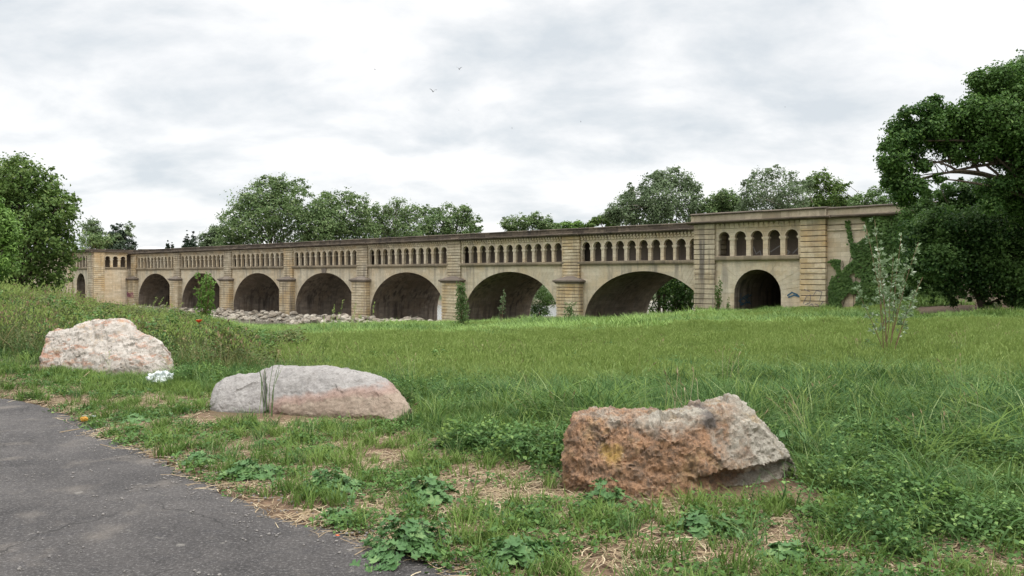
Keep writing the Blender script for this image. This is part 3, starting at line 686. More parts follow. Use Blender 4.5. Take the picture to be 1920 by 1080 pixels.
def bg_tree(px, top, bot, half, Y, label, lm, seed, nleaf=9000, lsize=.5, n=26, group='trees standing beyond the bridge', cat='tree', zb=None, **k):
    """free-standing crown: column px, top/bottom rows and half width in frame pixels at distance Y"""
    s = Y / F; cx = (px - 960) * s; zt = EYE + (HOR - top) * s; zl = EYE + (HOR - bot) * s; rx = half * s; rz = (zt - zl) / 2
    c = (cx, Y, (zt + zl) / 2); g0 = gz(cx, Y) if zb is None else zb
    lob = auto_lobes(c, rx * .98, rz * 1.0, n, seed)
    return tree('tree', label, cat, (cx, Y, g0), lob, nleaf, lsize, lm, seed=seed, group=group, tr=max(.2, rx * .055), **k)

def build_trees():
    GB = 'trees standing beyond the bridge'
    # left bank, in front of the far end of the bridge
    Y = 100
    L_ = [(40,330,42),(0,345,50),(80,350,35),(-40,370,60),(60,390,55),(105,390,36),(125,372,20),(20,430,60),(85,440,55),(122,430,24),(115,470,30),(60,490,50),(0,500,55),(-60,450,70),(100,505,30),(-110,420,60),(-100,500,60),(30,370,45),(70,425,40),(30,312,22),(-20,318,24),(95,372,22),(126,400,16),(50,530,40),(-40,535,50),(112,520,18),(98,545,20)]
    b = on_ground(20, Y)
    tree('tree', 'broad dark plane tree with full crown hiding the left end of the bridge', 'tree', b, px_lobes(L_, Y, 3, 1.0), 42000, .42, M_plane, seed=3, tr=.6, limbs=18, clump=26, tight=.17)
    Y = 42
    L_ = [(-25,430,45),(-10,395,25),(5,440,25),(15,460,18),(10,490,18),(-30,490,45),(-60,400,40),(0,415,18),(22,470,10)]
    tree('ash_tree', 'bright green feathery tree at the left edge in front of the dark plane tree', 'tree', on_ground(-45, Y), px_lobes(L_, Y, 5), 9000, .24, M_ash, seed=5, tr=.2, limbs=9, aspect=.35)
    bg_tree(172, 408, 475, 26, 205, 'thin greyish half bare tree behind the far left pavilion', M_grey, 21, 2600, .5, 16, GB, limbs=16, tight=.28)
    bg_tree(190, 440, 478, 42, 200, 'low green tree behind the far left pavilion', M_plane2, 22, 4500, .5, 16, GB)
    t = bg_tree(228, 405, 478, 24, 200, 'sparse tree wrapped in dark ivy above the left pavilion', M_grey, 23, 1700, .5, 14, GB, limbs=16, tight=.25)
    rng = np.random.default_rng(9); lb = px_lobes([(214,440,9),(218,425,8),(222,452,13),(232,440,8),(240,450,10),(210,455,9),(225,470,18),(248,462,9)], 200, 3)
    P, nr = crown_points([(l[0] - t.location.x, l[1] - t.location.y, l[2] - t.location.z, l[3], l[4]) for l in lb], 5200, rng, tight=.22); V, Fc = leaf_quads(P, nr, .45, rng, .7)
    link_mesh('ivy_growth', np_mesh('ivy_growth', V, Fc), M_cyp, t)
    for k, (x, top, hw, yy, lab) in enumerate([(314,447,5.0,230,'leftmost slim dark cypress beside the pale roof'),(323,451,4.0,231,'short dark cypress just right of the leftmost one'),(341,456,3.5,232,'smallest dark cypress peeping over the parapet'),(351,433,6.5,228,'tall dark cypress with jagged top left of its twin'),(361,430,8.5,229,'broadest dark cypress beside the grey tree'),]):
        s = yy / F; cx = (x - 960) * s; zt = EYE + (HOR - top) * s; g0 = -2.
        lb = [(cx + R.uniform(-.2, .2), yy, g0 + (zt - g0) * t_, hw * s * min(1.0, (1 - t_) * 3.2 + .10), (zt - g0) * .05) for t_ in [i / 24 for i in range(1, 25)]]
        tree('cypress', lab, 'cypress tree', (cx, yy, g0), lb, 8000, .5, M_cyp, seed=40 + k, group='cypresses beyond the bridge', tr=.2, limbs=0)
    bg_tree(396, 424, 478, 27, 215, 'small grey green tree between the cypresses and the plane trees', M_grey, 24, 6500, .5, 18, GB, tight=.24)
    # the row of big planes
    L_ = [(505,365,38),(540,365,34),(475,385,36),(575,385,34),(450,420,36),(520,345,16),(485,420,50),(545,420,55),(590,425,40),(445,445,34),(520,395,40),(500,350,22),(560,352,18),(430,460,24),(600,455,34),(440,405,20),(425,430,14),(465,372,16)]
    tree('tree', 'largest plane tree rising above the bridge, leftmost of the row', 'tree', (-56, 190, -2), px_lobes(L_, 188, 6, 1.0), 26000, .55, M_plane2, M_bark, .6, 31, GB, 16, tight=.15, clump=24)
    L_ = [(610,385,26),(640,375,22),(670,385,22),(625,415,32),(660,420,34),(690,430,24),(600,410,22),(640,450,34),(610,368,12),(655,365,11),(682,398,18),(590,440,24)]
    tree('tree', 'rounded plane tree right of the tallest one with sky gaps low down', 'tree', (-43, 195, -2), px_lobes(L_, 194, 7, 1.0), 15000, .52, M_plane2, M_bark, .5, 32, GB, 14, tight=.16)
    L_ = [(715,395,20),(745,388,18),(770,400,20),(735,420,32),(770,430,28),(700,420,22),(720,450,30),(760,455,30),(742,382,8),(790,430,14),(705,388,10)]
    tree('tree', 'third plane tree of the row, flat topped, over the fifth arch', 'tree', (-29, 200, -2), px_lobes(L_, 199, 8, 1.0), 13000, .5, M_plane2, M_bark, .5, 33, GB, 12, tight=.17)
    L_ = [(805,402,18),(835,398,18),(865,400,18),(885,415,16),(820,425,26),(860,428,28),(890,435,14),(800,440,22),(795,395,8),(845,390,8),(875,394,9),(840,448,26)]
    tree('tree', 'rightmost plane tree of the long row before the sky gap', 'tree', (-15, 205, -2), px_lobes(L_, 204, 9, 1.0), 13000, .5, M_plane2, M_bark, .45, 34, GB, 12, tight=.17)
    L_ = [(955,420,15),(985,415,14),(1005,410,12),(1025,420,13),(970,432,18),(1010,430,18),(1040,428,12)]
    tree('tree', 'low plane tree alone in the middle of the sky gap', 'tree', (4, 210, -2), px_lobes(L_, 209, 10, 1.0), 8000, .5, M_plane2, M_bark, .4, 35, GB, 8, tight=.18)
    L_ = [(1060,424,10),(1085,422,9),(1040,428,10),(1075,430,12),(1100,428,8)]
    tree('tree', 'low light green treetop just left of the big grey green tree', 'tree', (17, 214, -2), px_lobes(L_, 214, 11, 1.0), 4500, .5, M_ash, M_bark, .3, 36, GB, 6)
    L_ = [(1118,414,9),(1135,410,10),(1150,418,12),(1105,422,8)]
    tree('tree', 'dark low tree at the foot of the big grey green tree', 'tree', (24, 175, -3), px_lobes(L_, 172, 12, 1.0), 4000, .42, M_plane, M_bark, .3, 37, GB, 6)
    L_ = [(1250,335,22),(1225,345,24),(1280,345,24),(1195,375,28),(1240,375,38),(1290,380,28),(1160,390,20),(1150,402,18),(1200,405,30),(1250,410,34),(1300,405,22),(1310,380,14),(1180,352,10),(1265,320,10),(1305,352,12),(1232,326,9),(1140,398,10),(1172,405,22)]
    tree('tree', 'big rounded silvery green tree above the last river arch', 'tree', (45, 155, -3.5), px_lobes(L_, 152, 13, 1.0), 23000, .42, M_grey, M_barkg, .5, 38, GB, 16, tight=.16)
    L_ = [(1355,365,14),(1340,380,18),(1370,380,20),(1355,400,24),(1385,395,14),(1325,395,14)]
    tree('tree', 'smaller rounded tree between the two big grey green trees', 'tree', (63, 152, -3), px_lobes(L_, 150, 14, 1.0), 8000, .42, M_plane2, M_bark, .35, 39, GB, 10, tight=.2)
    L_ = [(1420,335,16),(1450,325,15),(1480,335,15),(1410,365,20),(1445,365,30),(1485,370,28),(1510,350,16),(1400,390,18),(1440,395,26),(1490,395,26),(1402,342,9)]
    tree('tree', 'tall loose grey willow above the near pavilion', 'tree', (70, 140, -3), px_lobes(L_, 138, 15, 1.0), 11000, .38, M_grey, M_barkg, .4, 41, GB, 18, tight=.22)
    L_ = [(1540,335,16),(1520,345,14),(1565,350,16),(1550,370,24),(1525,385,20),(1575,380,16),(1600,372,10),(1590,390,14),(1588,345,8)]
    tree('tree', 'greener tree right of the grey willow above the pavilion', 'tree', (82, 142, -3), px_lobes(L_, 141, 16, 1.0), 9000, .38, M_plane, M_bark, .35, 42, GB, 12, tight=.2)
    L_ = [(1620,370,12),(1640,360,12),(1615,388,14),(1650,380,14),(1670,372,12),(1600,380,12),(1665,355,9)]
    tree('tree', 'thin pale treetop showing above the ivy covered wall', 'tree', (88, 138, -3), px_lobes(L_, 136, 17, 1.0), 4200, .36, M_shrub, M_barkg, .3, 43, GB, 10, tight=.25)
    # right foreground: tall spreading tree and the dark thicket under it
    Y = 50
    L_ = [(1700,215,15),(1690,240,20),(1678,270,22),(1672,300,20),(1685,320,22),(1700,345,24),(1668,340,13),(1720,250,20),(1735,205,16),(1752,190,12),(1770,215,18),(1745,235,22),(1712,285,20),(1760,265,24),(1790,250,26),(1820,255,26),(1800,215,20),(1830,205,24),(1850,170,26),(1835,150,18),(1875,145,24),(1905,140,26),(1940,130,34),(1880,190,34),(1920,185,34),(1860,235,34),(1910,235,34),(1950,210,40),(1845,275,26),(1885,285,26),(1920,280,22),(1790,290,20),(1730,310,14),(1700,375,14),(1665,275,10),(1960,160,40),(1990,240,50),(1900,320,12),(1820,300,12),(1760,335,10),(1900,300,26),(1945,330,40),(1878,348,18),(1965,290,44),(1845,240,22),(1765,240,24),(1700,255,22),(1668,318,16),(1725,350,14),(1900,352,22),(1940,365,30),(1850,352,15),(1985,340,40),(1880,372,20),(1915,385,26),(1960,400,34),(1860,385,16),(1935,335,26),(1905,262,26),(1870,210,30),(1800,240,22),(1690,360,18)]
    lb = px_lobes(L_, Y, 18, 1.6)
    e = tree('tree', 'tall spreading tree with bare lower limbs at the right edge', 'tree', on_ground(2010, Y), lb, 120000, .20, M_darkleaf, M_bark, .5, 44, None, 16, .5, .26, 16, trunktop=pt(1990, 290, Y))
    mb = MB(); r = random.Random(6)
    def tw(p, q, a, b_, s): return limb(mb, Vector(p) - e.location, Vector(q) - e.location, a, b_, s, 7, .10, 6)
    A = tw(pt(1985, 330, Y), pt(1880, 335, Y), .22, .12, 1); B = tw(pt(1880, 335, Y), pt(1790, 320, Y - .5), .12, .06, 2)
    for k, (x0, y0, x1, y1) in enumerate([(1880,335,1760,255),(1860,333,1720,330),(1840,330,1800,270),(1800,322,1740,300),(1800,322,1700,345),(1960,320,1870,270),(1950,320,1900,240),(1870,300,1820,310)]):
        P = tw(pt(x0, y0, Y), pt(x1, y1, Y + r.uniform(-1, 1)), .09, .025, 10 + k)
        for _ in range(4):
            p = P[r.randint(2, 6)] + e.location; tw(p, p + Vector((r.uniform(-1.4, .3), r.uniform(-.8, .8), r.uniform(-.2, 1.1))), .03, .01, 50 + 7 * k + _)
    mb.build('bare_limbs', M_bark, e, smooth=True)
    Y = 56
    L_ = [(1720,400,26),(1750,380,26),(1790,370,28),(1835,370,34),(1880,365,36),(1930,360,44),(1720,440,30),(1760,430,40),(1810,430,48),(1870,430,54),(1930,430,60),(1715,480,30),(1755,490,42),(1810,500,52),(1870,500,56),(1930,500,60),(1722,520,20),(1765,530,18),(1835,532,16),(1880,528,20),(1950,535,26),(1700,548,12),(1790,554,18),(1860,556,20),(1925,552,30),(1900,562,14),(1960,560,22),(1830,560,12),(1740,556,12),(1905,500,30),(1780,470,36),(1700,420,14),(1697,455,14),(1705,510,16),(1765,355,14),(1740,362,12),(1800,345,12),(1850,342,16)]
    tree('thicket', 'dense dark ivy smothered thicket hiding the end of the wall, at right', 'thicket', on_ground(1850, Y), px_lobes(L_, Y, 19, 2.4), 85000, .21, M_deep, M_bark, .3, 45, None, 10, .3, .20, 40)
    # trees glimpsed through the two nearest river arches
    G2 = 'trees seen through the arches'
    for k, (u, t, h, lab) in enumerate([(3.4, 19, 9, 'leaning dark trunk seen through the last river arch at its right side'),(-.4, 22, 10, 'thin straight tree seen in the middle of the last river arch'),(-2.6, 24, 9, 'slender tree deepest in the last river arch'),(4.6, 20, 10, 'thick trunk by the right pier inside the last river arch'),(1.8, 23, 9, 'forked tree behind the trunks in the last river arch')]):
        x, y = from_ut(u, t); z0 = gz(x, y); r = random.Random(k)
        lb = [(x + r.uniform(-2.5, 2.5), y + r.uniform(-2, 2), z0 + h * q, 1.7, 1.3) for q in (.12, .22, .3, .45, .55, .65, .72, .8, .88, .95, .6, .75, .5)]
        tree('riverside_tree', lab, 'tree', (x, y, z0), lb, 3600, .3, M_darkleaf, M_bark, .34, 60 + k, G2, 8, .3)
    x, y = from_ut(-19.4, 17.5); z0 = gz(x, y); r = random.Random(3)
    lb = [(x + r.uniform(-1.6, 1.6), y + r.uniform(-1.5, 1.5), z0 + q, 1.1, .9) for q in (.4, .8, 1.2, 1.6, 2, 2.4, 2.8, 3.2, 3.6, 1, 2, 3, 4.2, 4.6)]
    tree('shrub', 'dark bush filling the sixth arch behind the standing person', 'shrub', (x, y, z0), lb, 6500, .2, M_deep, M_bark, .09, 70, None, 8, .1)
def far_bank():
    r = random.Random(31)
    for k in range(7):
        u, t = (-34 + k * 8.5, 128 + r.uniform(-4, 8)); x, y = from_ut(u, t); z0 = gz(x, y); s_ = r.uniform(.8, 1.4)
        lb = [(x + r.uniform(-4.5, 4.5), y + r.uniform(-3, 3), z0 + q * s_, 2.2, 1.7) for q in (.8, 1.4, 2, 2.8, 3.6, 4.4, 5.2, 1.1, 1.8, 2.6)]
        tree('shrub', ['pale green bush on the far river bank seen through the arches', 'dark green bush on the far river bank seen through the arches'][k % 2], 'shrub', (x, y, z0), lb, 2600, .5, M_shrub if k % 2 == 0 else M_plane2, M_bark, .15, 170 + k, 'bushes on the far river bank', 5, .2)
build_trees(); far_bank()

def build_ivy():
    rng = np.random.default_rng(12)
    lf = AQ.matrix_world if False else None
    def w(u, t, z): x, y = from_ut(u, t); return (x, y, z)
    # wall face at t=-3.35; u from 31.7 to 41
    def inside(u, z):
        n = math.sin(u * 2.1 + z * 1.3) * .35 + math.sin(u * 5.3 - z * 2.7) * .2 + math.sin(z*3.1)*.25
        a = (u + n) > 33.9 + (0.9 if z > 4.5 else 0) + max(0, .6 * (1.5 - z) * .3) and z < 6.9
        e = u < 34.6 and z < 3.1 and z > -1.5 and abs(u - (32.5 + .35 * math.sin(z * 1.4)) ) < .45 + .25 * math.sin(z * 2.3) + (.4 if z < 1.6 else 0)
        f = 33.0 < u < 34.2 and z > 1.5 and z < 6.5 and abs(u - (34.2 - (z - 1.5) * .17 )) < .18
        s2 = 32.2 < u < 34 and abs(z - (1.0 + (u - 32.2) * .9)) < .5
        return a or e or f or s2
    P = []
    while len(P) < 15000:
        u = rng.uniform(31.7, 42); z = rng.uniform(-2.0, 6.9)
        if inside(u, z):
            th = .12 + .5 * sstep(34, 37, u) * (.5 + .5 * math.sin(u * 3 + z * 2)) ; P.append(w(u, -3.53 - rng.uniform(0, max(.08, th)), z))
    P = np.array(P); nr = np.array([-ND.x, -ND.y, .5]) + rand_unit(len(P), rng) * .6; nr /= np.linalg.norm(nr, axis=1, keepdims=True)
    V, Fc = leaf_quads(P, nr, .23, rng, .85); o = np.array(w(33, -3.5, -1.5))
    t = empty('ivy', o); tag(t, 'green ivy climbing the bare abutment wall right of the near pavilion', 'ivy')
    link_mesh('leaves', np_mesh('leaves', V - o, Fc), M_ivy, t)
    mb = MB()
    for k in range(9):
        u0 = 32.3 + k * .55; pts = [Vector(w(u0 + .5 * math.sin(z * .8 + k), -3.54, z)) - Vector(o) for z in np.arange(-2, 2.5 + k * .45, .5)]; mb.tube(pts, .03, 4)
    mb.build('stems', M_bark, t)
build_ivy()

# ------------------------------------------------------------------ boulders and rubble
def rockmat(name, kind):
    m, nt, b, out = newmat(name); g = G(nt); co = g.tc(); sp = N(nt, 'ShaderNodeSeparateXYZ'); g.L(co, sp.inputs[0])
    n1 = g.noise(co, 2.2, 12, .72, .4); n2 = g.noise(co, 7, 12, .75); n3 = g.noise(co, 34, 8, .8); n4 = g.noise(g.map(co, loc=(5, 2, 1)), 3.4, 12, .72)
    def msk(x, a, b_): return g.ramp(x, [(a, 0), (b_, 1)])
    if kind == 'orange':
        v = g.mix(msk(n2, .35, .65), (.25, .22, .175), (.50, .46, .385))
        v = g.mix(g.m('MULTIPLY', msk(n4, .55, .7), .6), v, (.40, .24, .07))
        rust = g.mix(msk(g.noise(co, 11, 10, .8), .42, .58), (.16, .098, .062), (.41, .225, .12)); rust = g.mix(g.m('MULTIPLY', msk(n4, .52, .66), .75), rust, (.40, .27, .13)); rust = g.mix(g.m('MULTIPLY', msk(g.noise(co, 6.3, 12, .78), .54, .60), .7), rust, (.115, .085, .065))
        rust = g.mix(g.m('MULTIPLY', msk(g.noise(co, 16, 5, .7), .60, .70), .7), rust, (.45, .34, .24))
        # rust covers the broken face: left part below the top, fading to the right
        gx = g.m('MULTIPLY', g.m('SUBTRACT', .30, sp.outputs[0]), 3.5); gzz = g.m('MULTIPLY', g.m('SUBTRACT', .60, sp.outputs[2]), 5.0)
        f = g.m('MINIMUM', gx, gzz); f = g.m('ADD', f, g.m('MULTIPLY', g.m('SUBTRACT', n1, .5), 5.0)); f = g.m('ADD', f, .35, clamp=True)
        v = g.mix(g.m('MULTIPLY', f, .92), v, rust)
        yx = g.m('ADD', g.m('POWER', g.m('ADD', sp.outputs[0], .62), 2.0), g.m('POWER', g.m('SUBTRACT', sp.outputs[2], .30), 2.0))
        v = g.mix(g.m('MULTIPLY', g.m('SUBTRACT', 1.0, g.m('MULTIPLY', g.m('ADD', yx, g.m('MULTIPLY', g.m('SUBTRACT', n2, .45), .04)), 90.0), clamp=True), .8), v, (.46, .30, .06))
        dx = g.m('ADD', g.m('POWER', g.m('SUBTRACT', sp.outputs[0], .13), 2.0), g.m('POWER', g.m('SUBTRACT', sp.outputs[2], .54), 2.0))
        v = g.mix(g.m('MULTIPLY', g.m('SUBTRACT', 1.2, g.m('MULTIPLY', g.m('ADD', dx, g.m('MULTIPLY', g.m('SUBTRACT', n2, .5), .02)), 170.0), clamp=True), .85), v, (.10, .09, .085))
    elif kind == 'grey':
        v = g.mix(msk(n2, .35, .65), (.215, .20, .188), (.33, .31, .29))
        tan = g.mix(msk(n2, .35, .65), (.215, .16, .12), (.33, .265, .205))
        tan = g.mix(g.m('MULTIPLY', msk(n4, .58, .68), .6), tan, (.15, .115, .09))
        gzz = g.m('ADD', g.m('MULTIPLY', g.m('SUBTRACT', .26, sp.outputs[2]), 7.0), g.m('MULTIPLY', sp.outputs[0], .9)); f = g.m('ADD', g.m('ADD', gzz, .25), g.m('MULTIPLY', g.m('SUBTRACT', n1, .5), 2.0))
        f = g.m('MULTIPLY', g.m('ADD', f, 0.0, clamp=True), g.m('MULTIPLY', g.m('ADD', sp.outputs[0], .5), 4.0, clamp=True), clamp=True)
        v = g.mix(f, v, tan); v = g.mix(g.m('MULTIPLY', g.m('MULTIPLY', f, g.m('SUBTRACT', 1.0, f)), 1.6), v, (.30, .15, .11))
    else:
        v = g.mix(msk(n2, .35, .65), (.30, .26, .22), (.50, .46, .41))
        v = g.mix(g.m('MULTIPLY', msk(g.noise(g.map(co, rot=(0, .5, 0), sc=(.8, 1, 2)), 3.6, 12, .75), .53, .60), .8), v, (.36, .18, .11))
        v = g.mix(g.m('MULTIPLY', msk(n4, .56, .68), .6), v, (.42, .29, .15))
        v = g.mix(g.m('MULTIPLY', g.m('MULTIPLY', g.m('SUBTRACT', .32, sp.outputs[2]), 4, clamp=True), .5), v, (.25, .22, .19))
    v = g.mix(g.m('MULTIPLY', msk(n3, .62, .72), .4), v, (.48, .45, .41)); v = g.mix(g.m('MULTIPLY', g.ramp(n3, [(.34, 1), (.46, 0)]), .5), v, (.08, .065, .05))
    vein = g.noise(g.map(co, rot=(.3, .5, 0), sc=(1, 1, 3)), 3, 5, .6, 1.2); v = g.mix(g.m('MULTIPLY', g.ramp(vein, [(.485, 0), (.5, 1), (.515, 0)]), .35), v, (.09, .07, .055))
    g.L(v, b.inputs['Base Color']); b.inputs['Roughness'].default_value = .9
    st = 1.0 if kind == 'orange' else .6
    h = g.m('ADD', g.m('MULTIPLY', n2, .7), g.m('MULTIPLY', n3, .35)); h = g.m('ADD', h, g.m('MULTIPLY', g.voro(co, 9), .2))
    g.L(g.bump(h, st, .05), b.inputs['Normal'])
    return m
def boulder(label, st, mat, seed, nplanes, e=.62, amp=.05, fine=.014, nx=280, nk=210, clip=(.80, .97), notch=None, lean=.12, ridge=0, tuck=None, facet=1.0, xd=.5):
    """st: stations (px, top row, bottom row, front distance, depth in metres)"""
    S = np.array(st, float); r = random.Random(seed)
    q = np.linspace(0, 1, nx); pxs = S[:, 0]; tt = (1 - np.cos(q * math.pi)) / 2
    x_ = pxs[0] + (pxs[-1] - pxs[0]) * (tt * .55 + q * .45)
    f = lambda c: np.interp(x_, pxs, S[:, c])
    top, bot, yf, dp = f(1), f(2), f(3), f(4)
    X = (x_ - 960) / F * (yf + dp * xd); zt = EYE - (top - HOR) / F * (yf + dp * (.85 + lean * .25)); zb = np.minimum(EYE - (bot - HOR) / F * yf, .02) - .12
    ph = np.linspace(0, 2 * math.pi, 4001); c, s = np.cos(ph), np.sin(ph); C = np.sign(c) * np.abs(c) ** e; S_ = np.sign(s) * np.abs(s) ** e
    al = np.concatenate([[0], np.cumsum(np.hypot(np.diff(C), np.diff(S_)))]); qq = np.linspace(0, al[-1], nk, endpoint=False); C = np.interp(qq, al, C); S_ = np.interp(qq, al, S_)
    hh = (zt - zb) / 2; zc = (zt + zb) / 2
    Z = zc[:, None] + hh[:, None] * S_[None]; Yv = (yf + dp / 2)[:, None] - (dp / 2)[:, None] * C[None] * (1 - lean * (S_[None] + 1) / 2)
    Yv = Yv + lean * .5 * (Z - zb[:, None]) 
    if tuck:
        tk = tuck[2] * sstep(tuck[0], tuck[1], x_)[:, None]; lo = sstep(.21, .12, Z)
        Yv = Yv + np.where(C[None] > 0, tk * lo, 0)
    V = np.stack([np.repeat(X[:, None], nk, 1), Yv, Z], -1)
    i = np.arange(nx - 1)[:, None] * nk; j = np.arange(nk)[None]; j2 = (j + 1) % nk
    Fq = np.stack([i + j, i + nk + j, i + nk + j2, i + j2], -1).reshape(-1, 4)
    V = V.reshape(-1, 3); cen = V.mean(0); base = np.array([cen[0], cen[1], gz(cen[0], cen[1])])
    rel = V - cen
    for k in range(nplanes):
        n = np.array([r.gauss(0, 1) * .6, r.gauss(0, 1) - .5, r.gauss(0, 1) * .8 + .25]); n /= np.linalg.norm(n)
        d = rel @ n; lim = d.max() * r.uniform(*clip); over = d > lim; rel[over] -= n * ((d[over] - lim) * .9)[:, None]
    V = rel + cen
    ends = [0, nx - 1]
    me = bpy.data.meshes.new('boulder'); caps = [tuple(range(nk)), tuple((nx - 1) * nk + k for k in range(nk))[::-1]]
    me.from_pydata((V - base).tolist(), [], Fq.tolist() + caps); me.update()
    nor = np.empty(len(V) * 3, np.float32); me.vertices.foreach_get('normal', nor); nor = nor.reshape(-1, 3)
    W_ = V - base
    for k in range(len(W_)):
        p = Vector(W_[k]); a = amp * noise.fractal(p * 2.2 + Vector((seed, 0, 0)), .8, 2.0, 4)
        dd, _ = noise.voronoi(p * 4.5 + Vector((0, seed, 0))); a += (dd[1] - dd[0]) * amp * .55
        for fs, fa in ((3.2, .16), (7.5, .11), (17, .07)):          # chipped facets: each cell a small tilted plane
            _d, cs = noise.voronoi(p * fs + Vector((0, 0, seed))); cc = cs[0]; h_ = Vector((math.sin(cc.x * 12.9 + cc.y * 7.1), math.sin(cc.y * 9.7 + cc.z * 5.3), math.sin(cc.z * 11.3 + cc.x * 3.9)))
            a += facet * fa * (p * fs + Vector((0, 0, seed)) - cc).dot(h_) / fs
        a += fine * noise.fractal(p * 14, .7, 2.1, 4) + fine * .5 * noise.fractal(p * 45, .6, 2.1, 3) + ridge * (1 - abs(noise.noise(p * 5 + Vector((0, 0, 3))))) ** 3
        if notch:
            u = (p.x + base[0] - notch[0]) + .25 * (p.z - .2) + .04 * noise.noise(p * 6); a -= notch[1] * math.exp(-(u / notch[2]) ** 2)
        W_[k] += nor[k] * a
    me.vertices.foreach_set('co', W_.astype(np.float32).ravel()); me.update()
    o = link_mesh('boulder', me, mat, smooth=True); o.location = base
    # crisp creases
    try: me.set_sharp_from_angle(angle=math.radians(38))
    except Exception: pass
    tag(o, label, 'boulder', 'boulders along the path')
    return o
def build_rocks():
    boulder('rust orange and grey angular boulder with saddle shaped top, nearest on the right',
        [(1054,872,892,5.9,.10),(1062,815,905,5.82,.45),(1078,768,920,5.76,.62),(1095,757,930,5.72,.72),(1150,759,946,5.64,.78),(1205,763,952,5.6,.8),(1240,769,948,5.6,.8),(1270,762,944,5.62,.82),(1300,755,938,5.66,.85),(1340,747,932,5.74,.9),(1388,745,928,5.84,.9),(1408,760,925,5.9,.85),(1435,800,922,5.98,.75),(1462,840,918,6.05,.6),(1485,865,912,6.1,.4),(1496,888,905,6.15,.12)],
        rockmat('rusty_rock', 'orange'), 3, 16, .42, .022, .022, clip=(.84, .97), lean=.35, ridge=.012, tuck=(1235, 1330, .24), facet=.6, xd=.8)
    boulder('long low grey boulder split by a grassy crack, with a pinkish tan front',
        [(396,735,745,9.6,.15),(403,716,750,9.5,.5),(420,704,755,9.4,.7),(450,697,760,9.35,.85),(474,696,765,9.3,.9),(486,688,768,9.28,.95),(510,680,770,9.25,1.0),(600,682,778,9.0,1.1),(680,690,786,8.8,1.1),(710,700,790,8.72,1.0),(735,720,792,8.7,.85),(755,742,790,8.7,.6),(768,766,784,8.75,.15)],
        rockmat('grey_rock', 'grey'), 8, 7, .72, .02, .008, clip=(.9, .99), notch=((500 - 960) / F * 9.6, .11, .028), lean=.5, facet=.24)
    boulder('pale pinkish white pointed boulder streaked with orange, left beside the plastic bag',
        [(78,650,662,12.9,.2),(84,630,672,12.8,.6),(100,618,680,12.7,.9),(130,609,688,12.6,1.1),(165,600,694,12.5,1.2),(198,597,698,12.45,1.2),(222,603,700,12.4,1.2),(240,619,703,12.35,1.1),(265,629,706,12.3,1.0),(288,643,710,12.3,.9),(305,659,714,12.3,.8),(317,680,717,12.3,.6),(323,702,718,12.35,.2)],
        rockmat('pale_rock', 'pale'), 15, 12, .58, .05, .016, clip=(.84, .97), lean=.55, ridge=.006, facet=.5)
    # rip-rap at the pier feet: every stone its own object
    m, nt, b, out = newmat('rubble_stone'); g = G(nt); co = g.tc(); oi = N(nt, 'ShaderNodeObjectInfo')
    n2 = g.noise(co, 2.5, 6, .65); v = g.mix(oi.outputs['Random'], (.24, .20, .155), (.50, .455, .375)); v = g.mix(g.m('MULTIPLY', g.ramp(n2, [(.35, 1), (.6, 0)]), .6), v, (.11, .09, .075))
    g.L(v, b.inputs['Base Color']); g.L(g.bump(n2, .8, .1), b.inputs['Normal'])
    protos = []
    for k in range(7):
        bm = bmesh.new(); bmesh.ops.create_icosphere(bm, subdivisions=3, radius=.5); r = random.Random(k)
        for _ in range(11):
            n = Vector((r.gauss(0, 1), r.gauss(0, 1), r.gauss(0, 1))).normalized(); lim = .5 * r.uniform(.62, .88)
            for vv in bm.verts:
                d = vv.co.dot(n)
                if d > lim: vv.co -= n * (d - lim)
        for vv in bm.verts: vv.co += vv.co.normalized() * .04 * noise.noise(vv.co * 5 + Vector((k, 0, 0)))
        me = bpy.data.meshes.new('rubble_stone'); bm.to_mesh(me); bm.free(); me.materials.append(m); protos.append(me)
    r = random.Random(77); spots = []
    # aprons in front of bays, heaps at the pier feet
    while len(spots) < 285:
        u = -r.uniform(21.5, 92) if r.random() < .85 else -r.uniform(92, 118); t = -r.uniform(1.0, 6.0)
        kk = abs(((-u) % 20) - 10) / 10         # 1 at piers
        zz = -4.75 - (-t - 1.0) * .22 + .25 * kk + (0.35 if -48 < u < -22 and t < -2 else 0)
        if zz < -5.85: continue
        spots.append((u, t, zz + r.uniform(-.12, .12), r.uniform(.55, 1.25)))
    for k, (u, t, z, s) in enumerate(spots):
        x, y = from_ut(u, t); o = bpy.data.objects.new('rubble_stone', protos[k % 7]); COL.objects.link(o)
        o.location = (x, y, z); o.rotation_euler = (r.uniform(-.5, .5), r.uniform(-.5, .5), r.uniform(0, 6.28)); o.scale = (s * 1.25, s, s * .7)
        tag(o, 'pale angular rubble stone heaped at the foot of the river piers', 'stone', 'rubble stones at the pier feet')
    # packed smaller fill below them
    mb = MB()
    for i in range(48):
        for (ua, ub) in ((-21 - i * 2, -23 - i * 2),):
            P = [(ua, .0, -4.72), (ub, .0, -4.72), (ub, -2.5, -5.05), (ua, -2.5, -5.05), (ub, -7, -6.3), (ua, -7, -6.3)]
            W2 = [(*from_ut(p[0], p[1]), p[2]) for p in P]
            mb.face([W2[0], W2[3], W2[2], W2[1]]); mb.face([W2[3], W2[5], W2[4], W2[2]])
    m2, nt, b, out = newmat('packed_rubble'); g = G(nt); co = g.tc(); vv = g.voro(co, 1.6, 'F1', 'Color'); ve = g.voro(co, 1.6, 'DISTANCE_TO_EDGE')
    c = g.mix(vv, (.22, .19, .15), (.42, .38, .31)); c = g.mix(g.ramp(ve, [(0, 1), (.09, 0)]), c, (.05, .04, .035)); g.L(c, b.inputs['Base Color']); g.L(g.bump(g.ramp(ve, [(0, 0), (.2, 1)]), 1, .3), b.inputs['Normal'])
